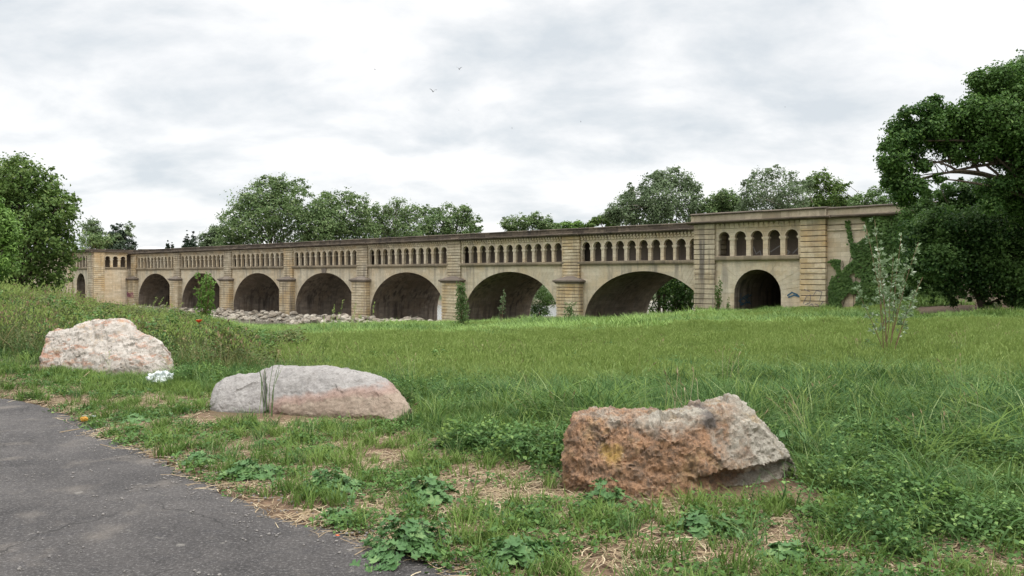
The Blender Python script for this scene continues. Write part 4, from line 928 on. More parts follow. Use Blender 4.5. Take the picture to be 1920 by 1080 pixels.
    tag(mb.build('rubble_bed', m2, weld=True), 'packed stone bed under the loose rubble along the river piers', 'stone bed', kind='stuff')
    # driftwood by the sixth pier
    mb = MB(); x, y = from_ut(-23.5, -5.0); o3 = Vector((x, y, -4.7))
    limb(mb, (-2.2, -1, 0), (1.8, -.2, .55), .14, .06, 4); limb(mb, (-.2, -.5, .3), (1.2, -1.0, .9), .08, .03, 5); limb(mb, (0, -.4, .2), (.2, -.6, 1.1), .07, .02, 6)
    w_ = mb.build('driftwood', barkmat('bleached_wood', (.30, .26, .21), (.50, .45, .38)), smooth=True); w_.location = o3; tag(w_, 'bleached branch lying on the rubble beside the sixth pier', 'driftwood')
build_rocks()

# ------------------------------------------------------------------ ground vegetation
M_grass = leafmat('lush_grass', (.045, .100, .018), (.19, .27, .065), transl=.3, world=.5, wmix=.4, c3=(.19, .26, .08), rough=.75, spec=.12)
M_blue = leafmat('bluish_grass', (.026, .075, .022), (.13, .22, .070), transl=.3, world=.7, wmix=.45, c3=(.24, .30, .13), rough=.75, spec=.12)
M_field = leafmat('field_grass', (.080, .150, .034), (.36, .46, .14), transl=.3, world=.22, wmix=.65, c3=(.30, .36, .12))
M_fieldg = leafmat('green_field_grass', (.065, .140, .030), (.27, .39, .105), transl=.3, world=.15, wmix=.65, c3=(.20, .30, .09))
M_seed = leafmat('pale_seed_heads', (.21, .30, .07), (.38, .45, .16), transl=.3, nscale=3)
M_weed = leafmat('brownish_weeds', (.050, .080, .020), (.165, .185, .055), transl=.3, world=.6, wmix=.5, c3=(.27, .21, .10))
M_straw = leafmat('straw', (.20, .14, .08), (.42, .32, .19), transl=.1, nscale=3, c3=(.52, .43, .28))
M_clover = leafmat('low_leafy_weeds', (.034, .092, .018), (.11, .21, .042), transl=.25, world=.8, c3=(.17, .27, .07))
M_mallow = leafmat('mallow_leaves', (.055, .13, .038), (.115, .22, .07), transl=.22, nscale=4, c3=(.16, .26, .09), rough=.55)
PC = {}
def blades(n, h, w, rad, lean, rng, curl=.5, seg=4, hv=.35):
    V = []; Fc = []
    for k in range(n):
        a = rng.uniform(0, 6.283); rr = rad * math.sqrt(rng.uniform(0, 1)); bx, by = rr * math.cos(a), rr * math.sin(a)
        d = rng.uniform(0, 6.283); H_ = h * (1 + hv * rng.uniform(-1, 1)); ln = lean * rng.uniform(.3, 1.3); cu = curl * rng.uniform(.2, 1.5)
        px_, py_ = -math.sin(d), math.cos(d); tw = rng.uniform(-.6, .6)
        i = len(V)
        for s in range(seg + 1):
            t = s / seg; out = H_ * (ln * t + cu * t * t * t); z = H_ * (t - .32 * cu * t ** 3)
            ww = w * (1 - t ** 1.6) * .5 * (1 + .3 * math.sin(t * 3)) + .0004; c, s_ = math.cos(tw * t), math.sin(tw * t)
            qx, qy = px_ * c - py_ * s_, px_ * s_ + py_ * c
            x, y = bx + math.cos(d) * out, by + math.sin(d) * out
            V += [(x - qx * ww, y - qy * ww, z), (x + qx * ww, y + qy * ww, z)]
            if s: Fc.append((i + 2*s - 2, i + 2*s - 1, i + 2*s + 1, i + 2*s))
    return V, Fc
def proto(name, parts):
    """parts: list of (V, F, material)"""
    V = []; Fc = []; mi = []; mats = []
    for k, (v, f, m) in enumerate(parts):
        i = len(V); V += list(v); Fc += [tuple(a + i for a in q) for q in f]; mi += [k] * len(f); mats.append(m)
    me = bpy.data.meshes.new(name); me.from_pydata(V, [], Fc); me.update()
    for m in mats: me.materials.append(m)
    me.polygons.foreach_set('material_index', mi); me.polygons.foreach_set('use_smooth', [True] * len(Fc))
    return me
def heads(n, h, rad, rng, size=.05, w=.012, droop=.4):       # stems with seed heads
    S = ([], []); Hd = ([], [])
    for k in range(n):
        a = rng.uniform(0, 6.283); rr = rad * rng.uniform(0, 1); x, y = rr * math.cos(a), rr * math.sin(a); d = rng.uniform(0, 6.283); H_ = h * rng.uniform(.75, 1.2); ln = rng.uniform(.05, .3)
        p = []
        for s in range(4):
            t = s / 3; p.append((x + math.cos(d) * H_ * ln * t * t, y + math.sin(d) * H_ * ln * t * t, H_ * t))
        i = len(S[0])
        for q in p: S[0].extend([(q[0] - .0012, q[1], q[2]), (q[0] + .0012, q[1] + .001, q[2])])
        for s in range(3): S[1].append((i + 2*s, i + 2*s + 1, i + 2*s + 3, i + 2*s + 2))
        tx, ty, tz = p[-1]; ex, ey, ez = tx + math.cos(d) * size * droop, ty + math.sin(d) * size * droop, tz + size
        for ang in (0, 2.1, 4.2):
            qx, qy = math.cos(ang) * w, math.sin(ang) * w; i = len(Hd[0]); mx_, my, mz = (tx + ex) / 2, (ty + ey) / 2, (tz + ez) / 2
            Hd[0].extend([(tx, ty, tz - .004), (mx_ - qx, my - qy, mz), (ex, ey, ez), (mx_ + qx, my + qy, mz)]); Hd[1].append((i, i + 1, i + 2, i + 3))
    return S, Hd
def small_leaves(n, rad, h, size, rng, aspect=.8):
    P = np.stack([rng.normal(0, rad * .5, n), rng.normal(0, rad * .5, n), rng.uniform(.01, 1, n) * h], 1); P[:, 2] *= np.exp(-(P[:, 0] ** 2 + P[:, 1] ** 2) / rad ** 2)
    nr = rand_unit(n, rng) * .55 + np.array([0, 0, 1]); nr /= np.linalg.norm(nr, axis=1, keepdims=True)
    V, Fc = leaf_quads(P, nr, size, rng, aspect); return V.tolist(), Fc.tolist()
def straws(n, rad, ln, w, rng, z=.012):
    V = []; Fc = []
    for k in range(n):
        x, y = rng.uniform(-rad, rad, 2); a = rng.uniform(0, 3.14); L_ = ln * rng.uniform(.3, 1.2); zz = rng.uniform(.002, z); b = rng.uniform(-.15, .15) * L_; c = rng.uniform(-.6, .6); i = len(V)
        for s in range(4):
            t = s / 3 - .5; aa = a + c * t; px_, py_ = x + math.cos(aa) * L_ * t, y + math.sin(aa) * L_ * t; nx_, ny = -math.sin(aa) * w / 2, math.cos(aa) * w / 2; z_ = zz + abs(b) * (t + .5) * .5
            V += [(px_ - nx_, py_ - ny, z_), (px_ + nx_, py_ + ny, z_ + .001)]
            if s: Fc.append((i + 2*s - 2, i + 2*s - 1, i + 2*s + 1, i + 2*s))
    return V, Fc
def scatter(name, label, cat, protos, P, rotz, tilt, scl, idx):
    coll = bpy.data.collections.new('seedlings_' + name)
    for k, me in enumerate(protos):
        o = bpy.data.objects.new('%s_clump_%02d' % (name, k), me); coll.objects.link(o)
    me = bpy.data.meshes.new(name); n = len(P); me.vertices.add(n); me.vertices.foreach_set('co', np.asarray(P, np.float32).ravel())
    rot = np.zeros((n, 3), np.float32); rot[:, 0] = tilt[0]; rot[:, 1] = tilt[1]; rot[:, 2] = rotz
    a = me.attributes.new('rot', 'FLOAT_VECTOR', 'POINT'); a.data.foreach_set('vector', rot.ravel())
    a = me.attributes.new('scl', 'FLOAT', 'POINT'); a.data.foreach_set('value', np.asarray(scl, np.float32))
    a = me.attributes.new('idx', 'INT', 'POINT'); a.data.foreach_set('value', np.asarray(idx, np.int32)); me.update()
    o = bpy.data.objects.new(name, me); COL.objects.link(o); tag(o, label, cat, kind='stuff')
    ng = bpy.data.node_groups.new('scatter_' + name, 'GeometryNodeTree')
    ng.interface.new_socket('Geometry', in_out='INPUT', socket_type='NodeSocketGeometry'); ng.interface.new_socket('Geometry', in_out='OUTPUT', socket_type='NodeSocketGeometry')
    gi = N(ng, 'NodeGroupInput'); go = N(ng, 'NodeGroupOutput'); L = ng.links.new
    ip = N(ng, 'GeometryNodeInstanceOnPoints'); ci = N(ng, 'GeometryNodeCollectionInfo'); ci.inputs['Collection'].default_value = coll; ci.inputs['Separate Children'].default_value = True; ci.inputs['Reset Children'].default_value = True
    mp = N(ng, 'GeometryNodeMeshToPoints'); L(gi.outputs[0], mp.inputs[0])
    L(mp.outputs[0], ip.inputs['Points']); L(ci.outputs[0], ip.inputs['Instance']); ip.inputs['Pick Instance'].default_value = True
    def at(nm, dt):
        q = N(ng, 'GeometryNodeInputNamedAttribute', data_type=dt); q.inputs['Name'].default_value = nm; return q.outputs['Attribute']
    L(at('idx', 'INT'), ip.inputs['Instance Index']); L(at('scl', 'FLOAT'), ip.inputs['Scale']); L(at('rot', 'FLOAT_VECTOR'), ip.inputs['Rotation'])
    L(ip.outputs[0], go.inputs[0]); md = o.modifiers.new('scatter', 'NODES'); md.node_group = ng
    return o
def vnoise(X, Y, s, seed=0):
    """cheap smooth noise 0..1"""
    r = np.random.default_rng(seed); o = 0; tot = 0
    for k in range(7):
        a = r.uniform(0, 6.28); f = s * (1.7 ** (k * .5)); ph = r.uniform(0, 6.28); w = 1 / (1 + k * .25)
        o = o + w * np.sin((X * math.cos(a) + Y * math.sin(a)) * f + ph + 1.3 * np.sin((X * math.sin(a * 2) - Y * math.cos(a * 2)) * f * .6 + ph * 2)); tot += w
    return .5 + .5 * o / tot * 1.6
def pts(n, y0, y1, amax=.86, power=1.0, amin=None):
    """random ground points in the wedge in front of the camera, distance y0..y1"""
    u = NR.uniform(0, 1, n); Y = (y0 ** (1 + power) + u * (y1 ** (1 + power) - y0 ** (1 + power))) ** (1 / (1 + power))
    A = NR.uniform(-amax if amin is None else amin, amax, n); return A * Y, Y
ROCKS = [o for o in bpy.data.objects if o.name.startswith('boulder')]
def free(X, Y, mar=.0, skirt=0.):
    ok = np.ones(len(X), bool)
    for o in ROCKS:
        c = np.array([v[:] for v in o.bound_box]); lo = c.min(0) + np.array(o.location); hi = c.max(0) + np.array(o.location)
        cx, cy = (lo + hi)[:2] / 2; rx, ry = (hi - lo)[:2] / 2 - mar - .04
        ok &= ((X - cx) / rx) ** 4 + ((Y - cy) / ry) ** 4 > 1
        if skirt: ok &= ~((np.abs(X - cx) < rx + .05) & (Y < cy) & (Y > lo[1] - skirt * (1.0 if lo[1] < 7 else .35)) & (NR.uniform(0, 1, len(X)) < (.9 if lo[1] < 7 else .45 + .45 * (X > cx))))
    return ok
def put(name, label, cat, protos, X, Y, keep, scl, tilt=.15, wind=.0, dz=0):
    keep = keep & free(X, Y, skirt=0 if name == 'straw_litter' else .12 if name == 'verge_grass' else (.28 if name == 'low_weeds' else .55)); X, Y = X[keep], Y[keep]; n = len(X); s = scl[keep] if hasattr(scl, '__len__') else np.full(n, scl)
    P = np.stack([X, Y, ground(X, Y) + dz], 1); t = (NR.uniform(-tilt, tilt, n), NR.uniform(-tilt, tilt, n) + wind)
    print(name, n)
    return scatter(name, label, cat, protos, P, NR.uniform(0, 6.28, n), t, s * NR.uniform(.75, 1.3, n), NR.integers(0, len(protos), n))
def sof(X, Y):                                  # distance along the bridge towards the river
    dx = X - PO.x; dy = Y - PO.y; return -(dx * UD.x + dy * UD.y), dx * ND.x + dy * ND.y
def lushf(X, Y, pd, n1):
    thr = 2.25 - 1.1 * sstep(-3.6, -5.2, X)
    return sstep(.0, 1.0, (pd - thr) / .9 + (n1 - .5) * 1.5)
def build_ground_cover():
    rng = np.random.default_rng(2)
    short = [proto('tuft', [(*blades(26, .11, .006, .07, .5, rng, .5), M_grass)]) for _ in range(3)]
    mid = [proto('tuft', [(*blades(30, .24, .008, .09, .35, rng, .55), M_grass if k % 2 else M_blue)]) for k in range(4)]
    tall = [proto('tuft', [(*blades(30, .36, .013, .13, .35, rng, 1.15, 6), M_blue if k % 3 else M_grass), (*small_leaves(14, .12, .12, .04, rng, .7), M_clover)]) for k in range(5)]
    clov = [proto('leafy', [(*small_leaves(70, .14, .09, .030, rng, .8), M_clover), (*blades(6, .12, .005, .09, .5, rng), M_grass)]) for k in range(3)]
    clov2 = [proto('leafy', [(*small_leaves(130, .17, .24, .031, rng, .75), M_clover if k != 2 else M_grass), (*blades(7, .24, .008, .1, .4, rng, .9), M_blue)]) for k in range(4)]
    straw = [proto('straw', [(*straws(16, .14, .16, .0045, rng), M_straw)]) for _ in range(4)]
    fld = []
    for k in range(5):
        S, Hd = heads(34, .42, .28, rng, .075, .011); fld.append(proto('field', [(*blades(60, .33, .013, .30, .3, rng, .5, 3), M_field), (*blades(25, .34, .013, .28, .35, rng, .5, 3), M_fieldg), (*S, M_field), (*Hd, M_seed)]))
    far = []
    for k in range(5):
        S, Hd = heads(26, .42, .6, rng, .12, .022); far.append(proto('far', [(*blades(90, .36, .035, .65, .3, rng, .5, 2), M_field), (*blades(50, .38, .035, .6, .35, rng, .5, 2), M_fieldg), (*Hd, M_seed)]))
    farg = [proto('farg', [(*blades(110, .45, .035, .6, .3, rng, .5, 2), M_fieldg)]) for k in range(3)]
    weed = []
    for k in range(6):
        S, Hd = heads(12, .95, .22, rng, .09, .02); weed.append(proto('weed', [(*blades(34, .6, .012, .24, .22, rng, .5, 4, .5), M_weed), (*S, M_straw if k % 5 == 0 else M_weed), (*Hd, M_straw if k == 2 else M_seed), (*small_leaves(120, .30, .85, .055, rng, .6), M_weed if k % 2 else M_clover)]))
    gt = 'grass'
    # verge next to the path: thin
    X, Y = pts(26000, 3.6, 12.5); pd = np.where(np.hypot(X + 4.72, Y - 9.1) < .22, -1, path_dist(X, Y)); n1 = vnoise(X, Y, 2.3, 4); n2 = vnoise(X, Y, 6, 9)
    lush = lushf(X, Y, pd, n1)           # 0 on the worn verge, 1 in the meadow
    put('verge_grass', 'thin short grass on the worn verge between path and boulders', gt, short, X, Y, (pd > .03) & (NR.uniform(0, 1, len(X)) < .05 + .70 * lush + .24 * (n2 > .60)), 1.0)
    X, Y = pts(9000, 3.6, 12.5); pd = np.where(np.hypot(X + 4.72, Y - 9.1) < .25, -1, path_dist(X, Y)); n1 = vnoise(X, Y, 2.3, 4); n2 = vnoise(X, Y, 4, 19); lush = lushf(X, Y, pd, n1)
    put('low_weeds', 'low small leaved weeds creeping over the verge', 'weeds', clov, X, Y, (pd > .0) & (NR.uniform(0, 1, len(X)) < .05 + .55 * lush + .6 * (n2 > .60)), 1.0)
    X, Y = pts(17000, 3.6, 11.5); pd = path_dist(X, Y)
    put('straw_litter', 'dry straw scattered over the bare earth of the verge', 'straw', straw, X, Y, (pd > -.03) & (NR.uniform(0, 1, len(X)) < (.2 + .8 * np.exp(-((pd - 1.2) / 1.3) ** 2)) * (.35 + .65 * (vnoise(X, Y, 3.3, 64) > .42))), 1.0, .05, dz=.012)
    X, Y = pts(13000, 3.8, 14); pd = path_dist(X, Y); n1 = vnoise(X, Y, 2.3, 4); lush = lushf(X, Y, pd, n1); n3 = vnoise(X, Y, 1.7, 31)
    right = sstep(.0, 2.5, X - .12 * Y)
    n4 = vnoise(X, Y, 3.1, 53)
    put('meadow_grass', 'knee high grass between the boulders and behind them', gt, mid, X, Y, (pd > .3) & (NR.uniform(0, 1, len(X)) < .02 + .6 * lush * (.35 + .65 * n3) * (1 - .75 * right * sstep(9.5, 7.5, Y)) * (.3 + .7 * (n4 > .45)) + .07 * (n3 > .68)), .65 + .35 * sstep(1.5, 3.2, pd), .2, .1)
    X, Y = pts(24000, 5.5, 23); pd = path_dist(X, Y); n3 = vnoise(X, Y, 1.1, 12); zr = sstep(2.2, 4.0, pd) * sstep(-.05, .12, X / Y)
    put('lush_grass', 'tall dark bluish grass swaying in the meadow on the right', gt, tall, X, Y, (pd > 1.4) & (NR.uniform(0, 1, len(X)) < zr * (.10 + .90 * (n3 > .42) * n3) * sstep(2.0, -1.5, Y - (11.0 + 17 * np.clip(X / Y, 0, .65) + 4 * (vnoise(X, Y, .9, 71) - .5))) * (.25 + .75 * sstep(6.4, 8.4, Y))), .50 + .55 * n3, .22, .15)
    X, Y = pts(17000, 4.5, 18); pd = path_dist(X, Y); n3 = vnoise(X, Y, 1.5, 44)
    put('leafy_weeds', 'green leafy weeds mixed into the meadow grass', 'weeds', clov2, X, Y, (pd > 1.2) & (NR.uniform(0, 1, len(X)) < sstep(1.9, 2.8, pd) * (.22 + .78 * (n3 > .42)) * (.45 + .55 * sstep(12, 8, Y))), .65 + .5 * n3, .15)
    # field
    X, Y = pts(23000, 11.5, 40, .9); n3 = vnoise(X, Y, .5, 7); s, t = sof(X, Y); lf = X / Y > -.34 + .1 * n3 - .004 * (Y - 12)
    put('field_grass', 'light green field of wild barley with pale seed heads', gt, fld, X, Y, lf & (NR.uniform(0, 1, len(X)) < .55 + .45 * sstep(13, 20, Y)), (.50 + .40 * vnoise(X, Y, .8, 3)) * (1 + .25 * sstep(20, 34, Y)), .2, .12)
    X, Y = pts(26000, 36, 108, .9); s, t = sof(X, Y); n3 = vnoise(X, Y, .25, 17)
    ok = ~((X / Y > .50) & (Y > 51)) & (s < 24.5) & (t < -.4) & ~((s < -18) & (t < -60) & (X < 0)) & ~((s < -18) & (t > -4.2))
    hsc = .85 - .25 * sstep(-8, -3, t)
    k1 = NR.uniform(0, 1, len(X)) < .75 - .35 * (n3 > .6)
    put('distant_field_grass', 'green grass reaching across the field to the bridge', gt, far, X, Y, ok & k1, hsc * (.8 + .35 * n3), .15, .05)
    put('distant_grass_patches', 'darker green patches of grass in the far field', gt, farg, X, Y, ok & ~k1, hsc * (.8 + .7 * n3), .15, .05)
    X, Y = pts(1600, 70, 112, .4, 1, -.12); s, t = sof(X, Y); pm = np.abs(X / Y - .0345) > .006
    put('bridge_foot_grass', 'taller grass standing before the two nearest river arches', gt, farg, X, Y, (s < 19) & (s > -19) & (t > -9) & (t < 1.5) & pm, 1.25, .1)
    # loose seed heads and dead stems standing above the meadow
    stem = []
    for k in range(5):
        S, Hd = heads(5, .48, .10, rng, .055, .0045, 1.0); stem.append(proto('stems', [(*S, M_field if k < 4 else M_straw), (*Hd, M_seed if k < 4 else M_straw)]))
    X, Y = pts(9000, 6.5, 40, .9); n3 = vnoise(X, Y, .8, 140); pd = path_dist(X, Y)
    put('seed_stems', 'loose pale seed heads standing above the meadow', gt, stem, X, Y, (pd > 1.8) & (NR.uniform(0, 1, len(X)) < .15 + .5 * (n3 > .6)), .7 + .45 * n3, .3, .15)
    X, Y = pts(2600, 14, 100, .9); s, t = sof(X, Y); n3 = vnoise(X, Y, .4, 150)
    put('rough_tufts', 'rough darker tufts and docks scattered over the field', 'weeds', farg, X, Y, (s < 24) & (t < -4) & (n3 > .58) & (Y > 48), (.9 + .9 * n3), .2)
    put('leafy_tufts', 'dark leafy tufts of dock in the nearer part of the field', 'weeds', clov2, X, Y, (s < 24) & (n3 > .5) & (Y < 50), 1.2 + n3, .2)
    # weeds on the left
    X, Y = pts(15000, 13.0, 45, .9); n3 = vnoise(X, Y, .6, 27); a = X / Y; s, t = sof(X, Y)
    lim = -.30 - .0035 * (Y - 13)
    hz = np.interp(a, [-.9, -.62, -.5, -.4, -.33, -.25, -.2], [.72, .64, .52, .47, .42, .34, .26])
    put('tall_weeds', 'tall tangled brownish green weeds on the left bank', 'weeds', weed, X, Y, (a < lim + .16 * (n3 - .4) + .05 * NR.normal(size=len(X))) & (Y > 13.5) & (NR.uniform(0, 1, len(X)) < .72), hz * (.55 + .85 * n3), .2, .05)
    X, Y = pts(5200, 11.8, 17, -.22, 1, -.9)
    X, Y = pts(2600, 14.5, 40, -.26, 1, -.9); n3 = vnoise(X, Y, .9, 90)
    bush = [proto('bushy', [(*small_leaves(420, .42, .75, .07, rng, .65), M_clover if k % 2 else M_weed), (*blades(10, .7, .008, .3, .3, rng, .4), M_weed)]) for k in range(4)]
    n3 = n3 - .0
    put('bank_bushes', 'low leafy bushes tangled among the weeds on the left bank', 'bushes', bush, X, Y, n3 > .60, .6 + .4 * n3, .1)
    put('bank_grass', 'fresh green grass around the pale boulder on the left', gt, mid, X, Y, (path_dist(X, Y) > .9) & ((Y > 12.9) | (X / Y < -.60) | (NR.uniform(0, 1, len(X)) < np.where(X / Y < -.50, .95, .4))), np.where(Y < 12.9, .8, 1.0), .2)
build_ground_cover()

# broad-leaved plants standing on their own
def lobed_leaf(size, rng, cup=.25):
    n = 20; V = [(0, 0, 0)]
    for k in range(n):
        a = -2.75 + 5.5 * k / (n - 1); r = size * .5 * (.80 + .22 * math.cos(5 * a)) * (1 + .06 * rng.uniform(-1, 1)) + size * .02 * (k % 2)
        x, y = r * math.cos(a) + size * .12, r * math.sin(a); V.append((x, y, cup * r * r / size + .05 * size * math.cos(5 * a)))
    return V, [(0, k, k + 1) for k in range(1, n)]
def mallow(px, py, rad, h, n, label, seed, size=.075, name='mallow_plant', sq=.6):
    rng = np.random.default_rng(seed); c = ground_px(px, py); V = []; Fc = []; st = MB()
    for k in range(n):
        a = rng.uniform(0, 6.283); rr = rad * math.sqrt(rng.uniform(0, 1)) * (.75 + .3 * math.sin(2 * a + seed) + .2 * math.sin(5 * a + seed * 2)) * (1 + .7 * rng.uniform(0, 1) ** 6); x, y = rr * math.cos(a), rr * math.sin(a) * (sq + .4)
        bz = h * max(.15, 1 - (rr / rad) ** 2 * .8) * (.7 + .35 * math.sin(3 * a + seed) + .15 * math.sin(9 * rr / rad + a)) * rng.uniform(.45, 1.05); s = size * rng.uniform(.55, 1.25)
        zg = gz(c.x + x, c.y + y) - c.z; lv, lf = lobed_leaf(s, rng)
        tilt = rng.uniform(.05, .55) + .3 * rr / rad; sp_ = a + rng.uniform(-.8, .8)
        M_ = Matrix.Rotation(sp_, 3, 'Z') @ Matrix.Rotation(tilt, 3, 'Y') @ Matrix.Rotation(rng.uniform(-.3, .3), 3, 'X')
        i = len(V)
        for v in lv: q = M_ @ Vector(v); V.append((q.x + x, q.y + y, q.z + bz + zg + .015))
        Fc += [tuple(w + i for w in f) for f in lf]
        if k % 3 == 0: st.tube([(x * .3, y * .3, zg), (x * .75, y * .75, zg + bz * .6), (x, y, zg + bz + .012)], .0022, 3)
    e = empty(name, c); tag(e, label, 'plant', 'broad leaved plants on the verge')
    me = bpy.data.meshes.new('leaves'); me.from_pydata(V, [], Fc); me.update(); link_mesh('leaves', me, M_mallow, e, smooth=True)
    st.build('stems', M_clover, e)
mallow(382, 872, .20, .10, 190, 'small mallow plant at the path edge, leftmost of the row', 1, .055)
mallow(470, 898, .27, .13, 260, 'dark mallow clump touching the asphalt, second from the left', 2, .065)
mallow(622, 925, .27, .17, 430, 'bushy mallow clump in the middle of the row by the path', 3, .055)
mallow(640, 975, .17, .07, 120, 'low flat mallow between the bushy clump and the asphalt edge', 4, .045)
mallow(800, 940, .23, .16, 170, 'mallow clump just behind the largest one', 5, .085)
mallow(770, 1040, .30, .20, 560, 'largest mallow clump spilling onto the asphalt at the bottom', 6, .055)
mallow(968, 1058, .22, .13, 260, 'pale green mallow clump at the bottom centre', 7, .07)
mallow(1135, 950, .17, .20, 80, 'mallow growing against the front left of the rusty boulder', 8, .07)
mallow(1320, 1000, .26, .12, 110, 'sprawling leafy plant in front of the rusty boulder', 9, .08)
mallow(1490, 860, .28, .22, 120, 'broad pale leaves sprouting right of the rusty boulder', 10, .10)
mallow(1600, 900, .45, .16, 200, 'wide patch of broad leaves out in the grass right of the rusty boulder', 11, .085)
mallow(255, 790, .45, .08, 170, 'low dark leafy plant by the path behind the litter', 12, .06)
mallow(1470, 1050, .22, .09, 90, 'small leafy plant at the bottom right', 13, .07)
mallow(560, 775, .18, .13, 60, 'leafy plant in the grass before the split grey boulder', 14, .08)

def sapling(name, label, base, tips, leaf, lm, nper, r0, seed, cat='sapling', group=None, start=.35, cl=.1, aspect=.35):
    rng = np.random.default_rng(seed); e = empty(name, base); tag(e, label, cat, group); st = MB(); LP = []; LN = []
    for k, tp in enumerate(tips):
        tp = Vector(tp) - Vector(base); P = limb(st, (rng.uniform(-.06, .06), rng.uniform(-.06, .06), -.1), tp, r0, r0 * .25, seed * 7 + k, 9, .05, 5)
        for j in range(nper):
            t = rng.uniform(start, 1.0); q = t * 9; i = min(int(q), 8); p = P[i].lerp(P[i + 1], q - i)
            d = Vector((rng.uniform(-1, 1), rng.uniform(-1, 1), rng.uniform(0, 1.2))).normalized(); L2 = cl * rng.uniform(.3, 2.2) * (1.25 - t)
            b_ = p + d * L2
            if j % 3 == 0 and L2 > .04: st.tube([p, p.lerp(b_, .5) + Vector((0, 0, .01)), b_], [r0 * .3, r0 * .2, r0 * .12], 3)
            for _ in range(6):
                dd = (d + Vector(rng.normal(0, .55, 3))).normalized(); LP.append(b_ + dd * leaf * .5); LN.append(dd)
    LP = np.array([v[:] for v in LP]); D = np.array([v[:] for v in LN]); n = len(LP)
    nr = np.cross(D, rand_unit(n, rng)); nr /= np.linalg.norm(nr, axis=1, keepdims=True) + 1e-9; b_ = np.cross(nr, D)
    s = leaf * rng.uniform(.6, 1.2, n)[:, None]; V = np.stack([LP - D * s * .5, LP + b_ * s * aspect * .5, LP + D * s * .5, LP - b_ * s * aspect * .5], 1).reshape(-1, 3)
    link_mesh('leaves', np_mesh('leaves', V, np.arange(n)[:, None] * 4 + np.array([[0, 1, 2, 3]])), lm, e); st.build('stems', M_twig, e, smooth=True)
Yw = 17.0; bw = on_ground(1665, Yw)
sapling('willow_sapling', 'slender silver leaved willow sapling standing alone in the field at right', bw, [pt(x, y, Yw + dy) for x, y, dy in ((1625,430,.2),(1640,412,-.1),(1690,440,.3),(1722,455,-.2),(1655,520,.2),(1605,540,0),(1712,560,.3),(1675,480,-.3),(1700,500,0),(1730,520,.4),(1648,470,-.4))], .10, M_willow, 24, .011, 5, start=.36, cl=.085)
GS = 'saplings in front of the bridge'
def bridge_sap(px, py0, py1, hw, Y, label, lm, seed, n=7, leaf=.16, nper=40, name='sapling', grp=GS, st=.1):
    b = on_ground(px, Y); r = random.Random(seed); sapling(name, label, b, [pt(px + r.uniform(-hw, hw) * .8, py0 + r.uniform(0, (py1 - py0) * .55) * (i > 0), Y + r.uniform(-.3, .3)) for i in range(n)], leaf, lm, nper, .02, seed, 'sapling', grp, st, hw / F * Y * .45, .4)
bridge_sap(866, 532, 608, 14, 84, 'leafy willow bush at the right corner of the sixth pier', M_shrub, 21, 12, .2, 60)
bridge_sap(940, 545, 605, 8, 84, 'pale narrow sapling in front of the sixth arch', M_grey, 22, 4, .18, 26, st=.35)
bridge_sap(1070, 568, 605, 12, 82, 'small dark shrub at the foot of the seventh pier', M_shrub, 23, 6, .18, 30)
bridge_sap(1347, 518, 586, 6, 73, 'tall thin shoot against the left pilaster of the pavilion', M_ivy, 24, 6, .16, 46)
bridge_sap(1366, 556, 586, 3, 73, 'short thin shoot left of the tunnel mouth', M_ivy, 25, 3, .14, 24)
bridge_sap(382, 515, 585, 20, 36, 'bright green bush on the bank before the second arch', M_ash, 26, 12, .14, 34)
def extra_stalks():
    # tall grasses and dead stems on the left bank
    r = random.Random(8)
    for k, (x, yb, yt, Y, lean, lab) in enumerate([(600, 680, 600, 16, 25, 'tall grass stalks bending right behind the split boulder'), (630, 670, 575, 17, 12, 'tall green stalks with pale heads left of the rubble heap'), (20, 600, 495, 17, 60, 'arching feathery grass plume at the far left'), (290, 585, 545, 24, 25, 'pale dry stalk arching before the first arch'), (500, 762, 650, 9.15, 18, 'long grass blades growing out of the crack in the grey boulder'), (655, 650, 548, 19, 10, 'thin dry stalk standing before the fourth pier')]):
        b = on_ground(x, Y); st = MB(); s = Y / F; V = []; Fc = []; rng = np.random.default_rng(k)
        hgt = max(.3, (EYE + (HOR - yt) * s) - b.z)
        for j in range(9):
            dx = r.uniform(-.3, .3) * hgt * (.35 if k == 4 else 1); ln = lean * s * r.uniform(.3, 1.3) * r.choice((1, 1, -1 if k == 4 else 1)); H_ = hgt * r.uniform(.7, 1)
            P = [(dx + ln * t * t, r.uniform(-.05, .05), H_ * t * (1 - .12 * t)) for t in (0, .25, .5, .75, 1)]
            st.tube(P, [.004, .004, .003, .003, .0015], 4)
            if k != 4:
                for q in range(14):
                    t = r.uniform(.78, 1.03); V.append((dx + ln * t * t + r.gauss(0, .012), r.gauss(0, .012), H_ * t * (1 - .12 * t)))
        e = empty('tall_grass', b); tag(e, lab, 'tall grass'); st.build('stems', M_blue if k in (0, 4) else M_field, e)
        if V:
            P = np.array(V); Vq, Fq = leaf_quads(P, rand_unit(len(P), rng) * np.array([1, 1, .2]) + 1e-6, .05, rng, .4); link_mesh('seed_heads', np_mesh('seed_heads', Vq, Fq), M_seed, e)
extra_stalks()

